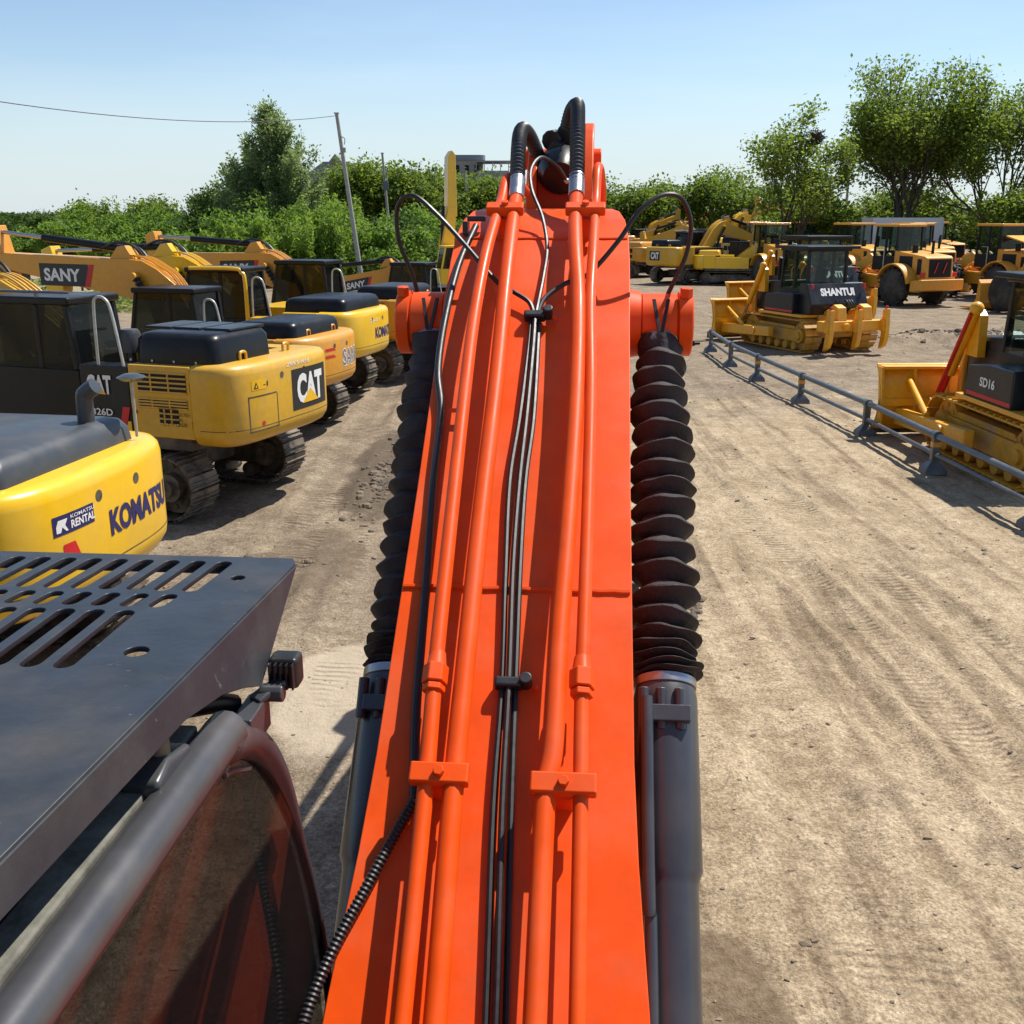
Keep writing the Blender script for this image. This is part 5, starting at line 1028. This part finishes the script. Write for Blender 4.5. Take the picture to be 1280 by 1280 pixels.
# left: poplar, round trees, bamboo and bushes
def poplar(loc, H_, label, seed):
    g = np.random.default_rng(seed); e = empty('poplar_tree', loc, 0, label, 'tree', 'trees around the yard'); rng = random.Random(seed); mb = MB(); P = []
    tr = [V(.10 * math.sin(z * .5) - .05 * z * .3, 0, z) for z in np.linspace(-.2, H_, 14)]; mb.loft_round(tr, [.22 * (1 - .9 * i / 13) for i in range(14)], 7, False)
    for k in range(135):
        z = H_ * (.08 + .88 * ((k + rng.random()) / 135) ** 1.15); f = z / H_; w_ = 4.4 * (1 - f) * (.62 + .9 * min(f, .4)) + .12; a = rng.uniform(0, 6.283); ln = w_ * rng.uniform(.5, 1.15)
        b0 = V(.10 * math.sin(z * .5) - .015 * z, 0, z); b1 = b0 + V(math.cos(a) * ln + .15, math.sin(a) * ln, ln * 1.05 + .25); mb.loft_round([b0, b0.lerp(b1, .5) + V(0, 0, -.15), b1], [.05, .035, .012], 4, False)
        for q in np.linspace(.35, 1.0, max(3, int(ln * 3))): P.append(tuple(b0.lerp(b1, float(q)) + V(0, 0, -.2 * math.sin(q * 3.14))))
    me = bpy.data.meshes.new('trunk'); me.from_pydata(mb.v, [], mb.f); me.materials.append(M['bark']); o = bpy.data.objects.new('trunk', me); COL.objects.link(o); o.parent = e
    P = np.array(P); C = np.repeat(P, 66, 0) + g.normal(size=(len(P) * 66, 3)) * np.array([.17, .17, .26])
    o = bpy.data.objects.new('crown', leaf_mesh('crown', C, .17, seed, LM['poplar'])); COL.objects.link(o); o.parent = e; return e
poplar((-15.6, 70, 0), 10.4, 'tall pointed poplar standing above the left-hand bushes', 7)
poplar((-17.2, 72, 0), 7.4, 'shorter poplar leaning against the tall pointed one', 8)
def px2(px, Y): return (px - 640) / 1280 * Y * .992
for i, (px, Y, h, wd, lb) in enumerate(((494, 92, 8.2, .95, 'round dense tree behind the utility poles'), (533, 96, 7.8, 1.2, 'round dense tree left of the raised yellow boom'), (588, 98, 7.4, 1.1, 'round dense tree in front of the round-topped building'), (640, 104, 6.0, 1.3, 'round dense tree hidden by the boom crest'))):
    tree((px2(px, Y), Y, 0), h, lb, 130 + i, LM['tree'], 46, .62, .30, .28, 3, 5, .7, 3, 0, .03, wide=wd, zmin=.3)
for i, (px, Y, h, m_, lb) in enumerate(((60, 100, 3.8, 'dark', 'small dark tree standing out of the far bushes'), (128, 92, 5.2, 'tree', 'tall thin tree top above the bamboo'), (205, 84, 5.0, 'tree', 'tree top above the light bushes behind the booms'), (268, 80, 5.6, 'dark', 'dark tree top beside the shorter poplar'), (415, 84, 5.2, 'bush', 'pale young tree in front of the gabled house'))):
    tree((px2(px, Y), Y, 0), h, lb, 170 + i, LM[m_], 34, .42, .24, .2, 3, 4, .6, 2, 0, .05, wide=.9, zmin=.5)
BU = [(20, 96, 4.6, 'dark', 'f'), (70, 94, 4.4, 'dark', 'f'), (120, 88, 5.3, 'bush', 'l'), (150, 84, 5.6, 'bamboo', 'b'), (195, 78, 5.4, 'bush', 'l'), (228, 74, 5.0, 'dark', 'd'), (262, 72, 5.4, 'dark', 'd'), (300, 73, 5.8, 'dark', 'd'), (330, 66, 5.0, 'bush', 'l'), (372, 72, 4.8, 'dark', 'd'), (345, 60, 4.0, 'bamboo', 'b'), (385, 60, 4.4, 'bamboo', 'b'), (418, 62, 4.5, 'bamboo', 'b'), (396, 78, 4.4, 'bush', 'l'), (468, 62, 4.2, 'bush', 'l'), (448, 64, 4.4, 'bamboo', 'b'), (300, 58, 3.4, 'bamboo', 'b'), (250, 62, 3.6, 'bush', 'l'), (500, 70, 4.4, 'dark', 'd'), (530, 76, 4.6, 'bush', 'l'), (-40, 98, 4.6, 'dark', 'f'), (96, 80, 3.9, 'bush', 'l'), (170, 66, 3.6, 'bamboo', 'b'), (212, 64, 3.7, 'bush', 'l'), (50, 86, 3.4, 'bush', 'l')]
LBL = ['low dark bush near the far end of the field', 'low dark bush over the black arm cylinder of the nearest boom', 'tall light bush where the far woods meet the yard edge', 'yellow-green bamboo behind the bend of the nearest lettered boom', 'light bush between bamboo and dark bushes behind the booms', 'dark bush at the start of the dark green bushes', 'dark bush next to the foot of the shorter poplar', 'dark bush under the tall poplar', 'light bush in front of the tall poplar', 'dark bush on the pole side of the tall poplar', 'low bamboo in front of the poplar bush', 'bamboo between the poplar and the leaning pole', 'bamboo just beside the leaning pole', 'light bush below the grey gabled house', 'light bush between the two utility poles', 'bamboo right behind the leaning pole', 'lowest bamboo behind the yellow excavator boom', 'short light bush in front of the dark green bushes', 'dark bush behind the looped grease hose', 'light bush at the foot of the raised yellow boom', 'low dark bush at the far end of the field', 'short light bush behind the nearest lettered boom', 'short bamboo over the arm cylinder of the nearest boom', 'short light bush over the yellow boom', 'shortest light bush out in the field']
for i, (px, Y, h, m_, k) in enumerate(BU):
    h *= .84 if px < 300 else .95
    shrub((px2(px, Y), Y, 0), 2.6 + (i % 3) * .35, 2.0, h, LBL[i], 200 + i, LM[m_], 8500 if k != 'b' else 10000, .24 if k != 'b' else .26, 30 if k != 'b' else 46, 'bamboo_clump' if k == 'b' else 'bush', 'bamboo' if k == 'b' else 'bush', {'f': 'far dark bushes', 'l': 'light green bushes', 'b': 'bamboo clumps', 'd': 'dark bushes'}[k], .5 if k == 'b' else .2, k == 'b')
# far tree line on the left horizon and weeds: masses nobody could count
g = np.random.default_rng(9); n = 60000; px_ = g.uniform(-120, 600, n); Y = g.uniform(150, 175, n); X = (px_ - 640) / 1280 * Y
top = 2.6 + 2.2 * fbm(X * .16, X * 0 + 3, 5, 3) + 1.2 * fbm(X * .7, X * 0 + 8, 6, 2); Z = top * g.uniform(0, 1, n) ** .6
o = bpy.data.objects.new('far_woods', leaf_mesh('far_woods', np.stack([X, Y, Z], 1), .75, 10, LM['dark'])); COL.objects.link(o); tag(o, 'far dark woods along the left horizon', 'woods', kind='stuff')
n = 40000; px_ = g.uniform(930, 1500, n); Y = g.uniform(130, 150, n); X = (px_ - 640) / 1280 * Y; top = 2.5 + 3 * fbm(X * .2, X * 0 + 3, 15, 3); Z = top * g.uniform(0, 1, n) ** .6
o = bpy.data.objects.new('far_woods', leaf_mesh('far_woods', np.stack([X, Y, Z], 1), .7, 12, LM['dark'])); COL.objects.link(o); tag(o, 'far dark woods behind the loaders on the right', 'woods', kind='stuff')
n = 26000; X = g.uniform(-34, -3, n); Y = 34 + 26 * g.uniform(0, 1, n) ** .5 + g.normal(0, 1.5, n); keep = (fbm(X * .18, Y * .18, 61, 3) > .5) & ((Y > 40) | (X < -12)) & ~((X > -6.5) & (Y < 54)); X, Y = X[keep], Y[keep]
Z = height(X, Y) + .10 * g.uniform(0, 1, len(X)) + .25 * g.uniform(0, 1, len(X)) * (Y > 50)
o = bpy.data.objects.new('weeds', leaf_mesh('weeds', np.stack([X, Y, Z], 1), .32, 14, LM['grass'], asp=4)); COL.objects.link(o); tag(o, 'patchy weeds over the field behind the excavators', 'weeds', kind='stuff')

# ---------------------------------------------------------------- poles, wire, buildings, car
def pole(loc, H_, lean, label, xfmr=False, r=.15):
    e = empty('utility_pole', loc, 0, label, 'pole', 'utility poles'); t = V(lean, 0, H_)
    MB().loft_round([(0, 0, -.3), t], [r, r * .62], 14).build('mast', M['concrete'], e)
    q = t * .86; MB().tube([q + V(.05, -.1, .1), q + V(.25, -.15, .0), q + V(.22, -.15, -.3)], .03, 6, 4).build('insulator', M['steel'], e)
    MB().bb(q.x + .10, q.x + .28, -.22, -.06, q.z - .7, q.z - .45).build('junction_box', M['wall'], e, .01); MB().box(t + V(0, 0, .02), (.25, .2, .06)).build('cap', M['concrete'], e)
    if xfmr: MB().bb(q.x - .1, q.x + .35, -.3, -.1, q.z - 1.6, q.z - .9).build('switch_box', M['rail'], e, .02)
    return e
pole((-8.25, 58.0, 0), 9.0, -1.05, 'tall leaning concrete pole carrying the wire'); pole((-9.75, 86, 0), 8.6, -.55, 'concrete pole with a switch box behind the tall leaning one', True, .14); pole((-4.0, 94, 0), 7.6, -.1, 'thin concrete pole among the round trees', False, .12); pole((26.2, 84, 0), 8.6, .1, 'dark pole between the nest tree and the tallest tree', False, .13)
pole((-20.6, 24.0, 0), 8.0, 0, 'pole holding the near end of the wire', False, .14)
a, b_ = V(-9.3, 58, 8.9), V(-20.6, 24.0, 7.95)
w_ = MB().tube([a.lerp(b_, t / 30) - V(0, 0, 1.05 * 4 * (t / 30) * (1 - t / 30)) for t in range(31)], .016, 5).build('overhead_wire', M['wire']); tag(w_, 'thin overhead wire sagging from the tall leaning pole', 'wire')
hs = empty('house', (-20.4, 125, .3), 0, 'grey gabled house on the rise behind the bushes', 'house')
MB().bb(-3.6, 3.6, 0, 6, 0, 7.6).build('wall', M['wall'], hs); rf = MB().prism([(-4.2, 7.6), (4.2, 7.6), (1.6, 9.6), (-1.4, 9.6)], 'y', -.4, 6.4).build('roof', M['roof'], hs); MB().prism([(-1.9, 7.62), (2.3, 7.62), (.2, 10.2)], 'y', -1.2, 3).build('gable', M['wall'], hs); MB().prism([(-2.3, 7.5), (.2, 10.4), (2.7, 7.5), (2.4, 7.5), (.2, 10.05), (-2.0, 7.5)], 'y', -1.5, 3).build('gable_roof', M['roof'], hs)
for x in (-2.9, -1.4, 1.4, 2.9): MB().bb(x - .45, x + .45, -.05, .0, 5.2, 6.8).build('window', M['dark'], hs)
for x in (-3.2, 3.2): MB().cyl((x, -1.0, 0), (x, -1.0, 7.5), .2, n=10).build('column', M['wall'], hs)
rb_ = empty('apartment_building', (-6.9, 165, 0), 0, 'brown building with a flat round-cornered top above the trees', 'building'); rb_.scale = (.62, .62, .92)
MB().loft([rrp for rrp in [[V(4.0 * math.copysign(abs(math.cos(t)) ** .5, math.cos(t)), 3 + 3 * math.copysign(abs(math.sin(t)) ** .5, math.sin(t)), z) for t in [2 * math.pi * k / 28 for k in range(28)]] for z in (0, 13.2)]]).build('wall', M['brown'], rb_)
MB().loft([[V(4.5 * math.copysign(abs(math.cos(t)) ** .5, math.cos(t)), 3 + 3.5 * math.copysign(abs(math.sin(t)) ** .5, math.sin(t)), z) for t in [2 * math.pi * k / 28 for k in range(28)]] for z in (13.2, 14.0)]).build('roof', M['roof'], rb_)
for x in (-2.4, 0, 2.4): MB().bb(x - .5, x + .5, -.12, -.02, 10.9, 12.4).build('window', M['dark'], rb_)
gb = empty('apartment_building', (-2.6, 160, 0), 0, 'grey building with a railed balcony above the trees', 'building')
MB().bb(-2.6, 2.2, 0, 6, 0, 10.4).build('wall', M['wall'], gb); MB().bb(-2.9, 2.4, -.8, 6, 9.0, 9.3).build('balcony', M['wall'], gb); MB().bb(-2.9, 2.4, -.3, 6.2, 11.6, 11.8).build('roof', M['roof'], gb)
for x in (-2.7, -1.5, -.3, .9, 2.1): MB().bb(x - .06, x + .06, -.25, -.13, 10.4, 11.6).build('post', M['wall'], gb)
MB().bb(-2.8, 2.3, -.75, -.70, 10.1, 10.2).build('railing', M['wall'], gb)
for x in (-1.6, .6): MB().bb(x - .5, x + .5, -.05, 0, 7.2, 8.7).build('window', M['dark'], gb)
cn = empty('site_container', (24.6, 66, 0), 0, 'white site container between the loaders', 'container'); MB().bb(-2.2, 2.2, 0, 2.2, 0.1, 3.7).build('shell', M['white'], cn, .03)
for x in (-1.3, .2): MB().bb(x - .3, x + .3, -.03, 0, 2.4, 3.2).build('window', M['dark'], cn)
def car(loc, ang, label):
    c = empty('parked_car', loc, R(ang), label, 'car')
    body = [(-2.25, .35), (-2.28, .85), (-2.1, 1.0), (-1.9, 1.02), (1.0, .98), (2.1, .85), (2.28, .65), (2.25, .35)]
    MB().prism(body, 'y', -.88, .88).build('body', M['black'], c, .08, 3)
    MB().loft([[(-2.0, -.82, 1.0), (1.05, -.82, .98), (1.05, .82, .98), (-2.0, .82, 1.0)], [(-1.6, -.66, 1.62), (.2, -.66, 1.64), (.2, .66, 1.64), (-1.6, .66, 1.62)]]).build('cabin', M['glass'], c, .05); MB().bb(-1.6, .2, -.66, .66, 1.62, 1.67).build('roof', M['black'], c, .02)
    for x in (-1.45, 1.4):
        for sg in (1, -1): MB().cyl((x, sg * .66, .34), (x, sg * .90, .34), .34, n=20).build('wheel', M['tyre'], c, .03)
    for sg in (1, -1): MB().bb(2.2, 2.29, sg * .55, sg * .82, .62, .76).build('headlight', M['lens'], c); MB().bb(-2.30, -2.24, sg * .55, sg * .82, .75, .9).build('tail_light', M['red'], c)
    return c
car((-28.8, 57, 0), 185, 'black car parked far out on the field')

# ---------------------------------------------------------------- loose stones and clods
g = np.random.default_rng(77); st = MB(); n = 2600
sy = 3.6 + 30 * g.uniform(size=n) ** 1.4; sx = g.uniform(-.52, .56, n) * (sy + 1.5); keep = (np.abs(sx - .2) > .75) | (sy > 5); sx, sy = sx[keep], sy[keep]
sz_ = height(sx, sy); sr = np.clip(g.lognormal(-4.75, .55, len(sx)), .004, .032) * (1 + .03 * sy)
for x, y, z, r in zip(sx, sy, sz_, sr):
    rt = Matrix.Rotation(g.uniform(0, 6), 3, V(*g.normal(size=3)).normalized())
    vs = [(rt @ v) * r * g.uniform(.6, 1.2) for v in (V(1, 0, 0), V(-1, 0, 0), V(0, 1, 0), V(0, -1, 0), V(0, 0, 1), V(0, 0, -1))]
    st.add([(v.x * 1.3 + x, v.y + y, v.z * .6 + z + r * .1) for v in vs], [(0, 2, 4), (2, 1, 4), (1, 3, 4), (3, 0, 4), (2, 0, 5), (1, 2, 5), (3, 1, 5), (0, 3, 5)])
o = st.build('loose_stones', plain('stone', (.22, .17, .115), .95, 0, .6, 3, .1), angle=20); tag(o, 'small stones and soil clods scattered over the dirt', 'stones', kind='stuff')
def clods(name, cx, cy, rx, ry, hh, n, label, seed):
    g = np.random.default_rng(seed); b = MB(); a = g.uniform(0, 6.283, n); rr_ = np.abs(g.normal(size=n)) * .5; X = cx + rx * rr_ * np.cos(a); Y = cy + ry * rr_ * np.sin(a); Zs = height(X, Y)
    for x, y, z in zip(X, Y, Zs): r = float(np.clip(g.lognormal(-3.75, .6), .008, .085)); b.ball((x, y, z + r * .1), r, 6, 4, (g.uniform(.7, 1.7), g.uniform(.7, 1.7), g.uniform(.4, .9)))
    o = b.build(name, plain(name + '_soil', (.145, .112, .078), .95, 0, .5, 4, .4), angle=20); tag(o, label, 'soil heap', kind='stuff')
clods('soil_heap', 13.6, 31.9, 2.6, 1.2, .3, 900, 'heap of dark broken soil behind the lettered bulldozer', 5)
clods('soil_heap', -23.5, 40, 3.0, 1.5, .3, 500, 'heap of brown soil in the field behind the excavators', 6)
clods('mud_ridge', -1.95, 14.6, .34, 3.0, .1, 240, 'dark ridge of churned mud left of the boom', 15)
clods('mud_ridge', -2.7, 10.9, .6, .14, .1, 80, 'dark crust of mud in front of the ochre excavator', 16)
clods('mud_ridge', 1.8, 9.6, .12, 1.2, .1, 60, 'line of dark clods beside the right bellows', 17)
sc_ = MB(); sc_.plate([(14.5, 30.6, .30), (15.3, 30.5, .26), (15.2, 30.9, .42), (14.8, 31.0, .45)], .01); sc_.plate([(15.0, 30.45, .2), (15.6, 30.4, .18), (15.4, 30.8, .36)], .01); o = sc_.build('plastic_sheet', M['white']); tag(o, 'scrap of white plastic lying on the dark soil heap', 'litter')
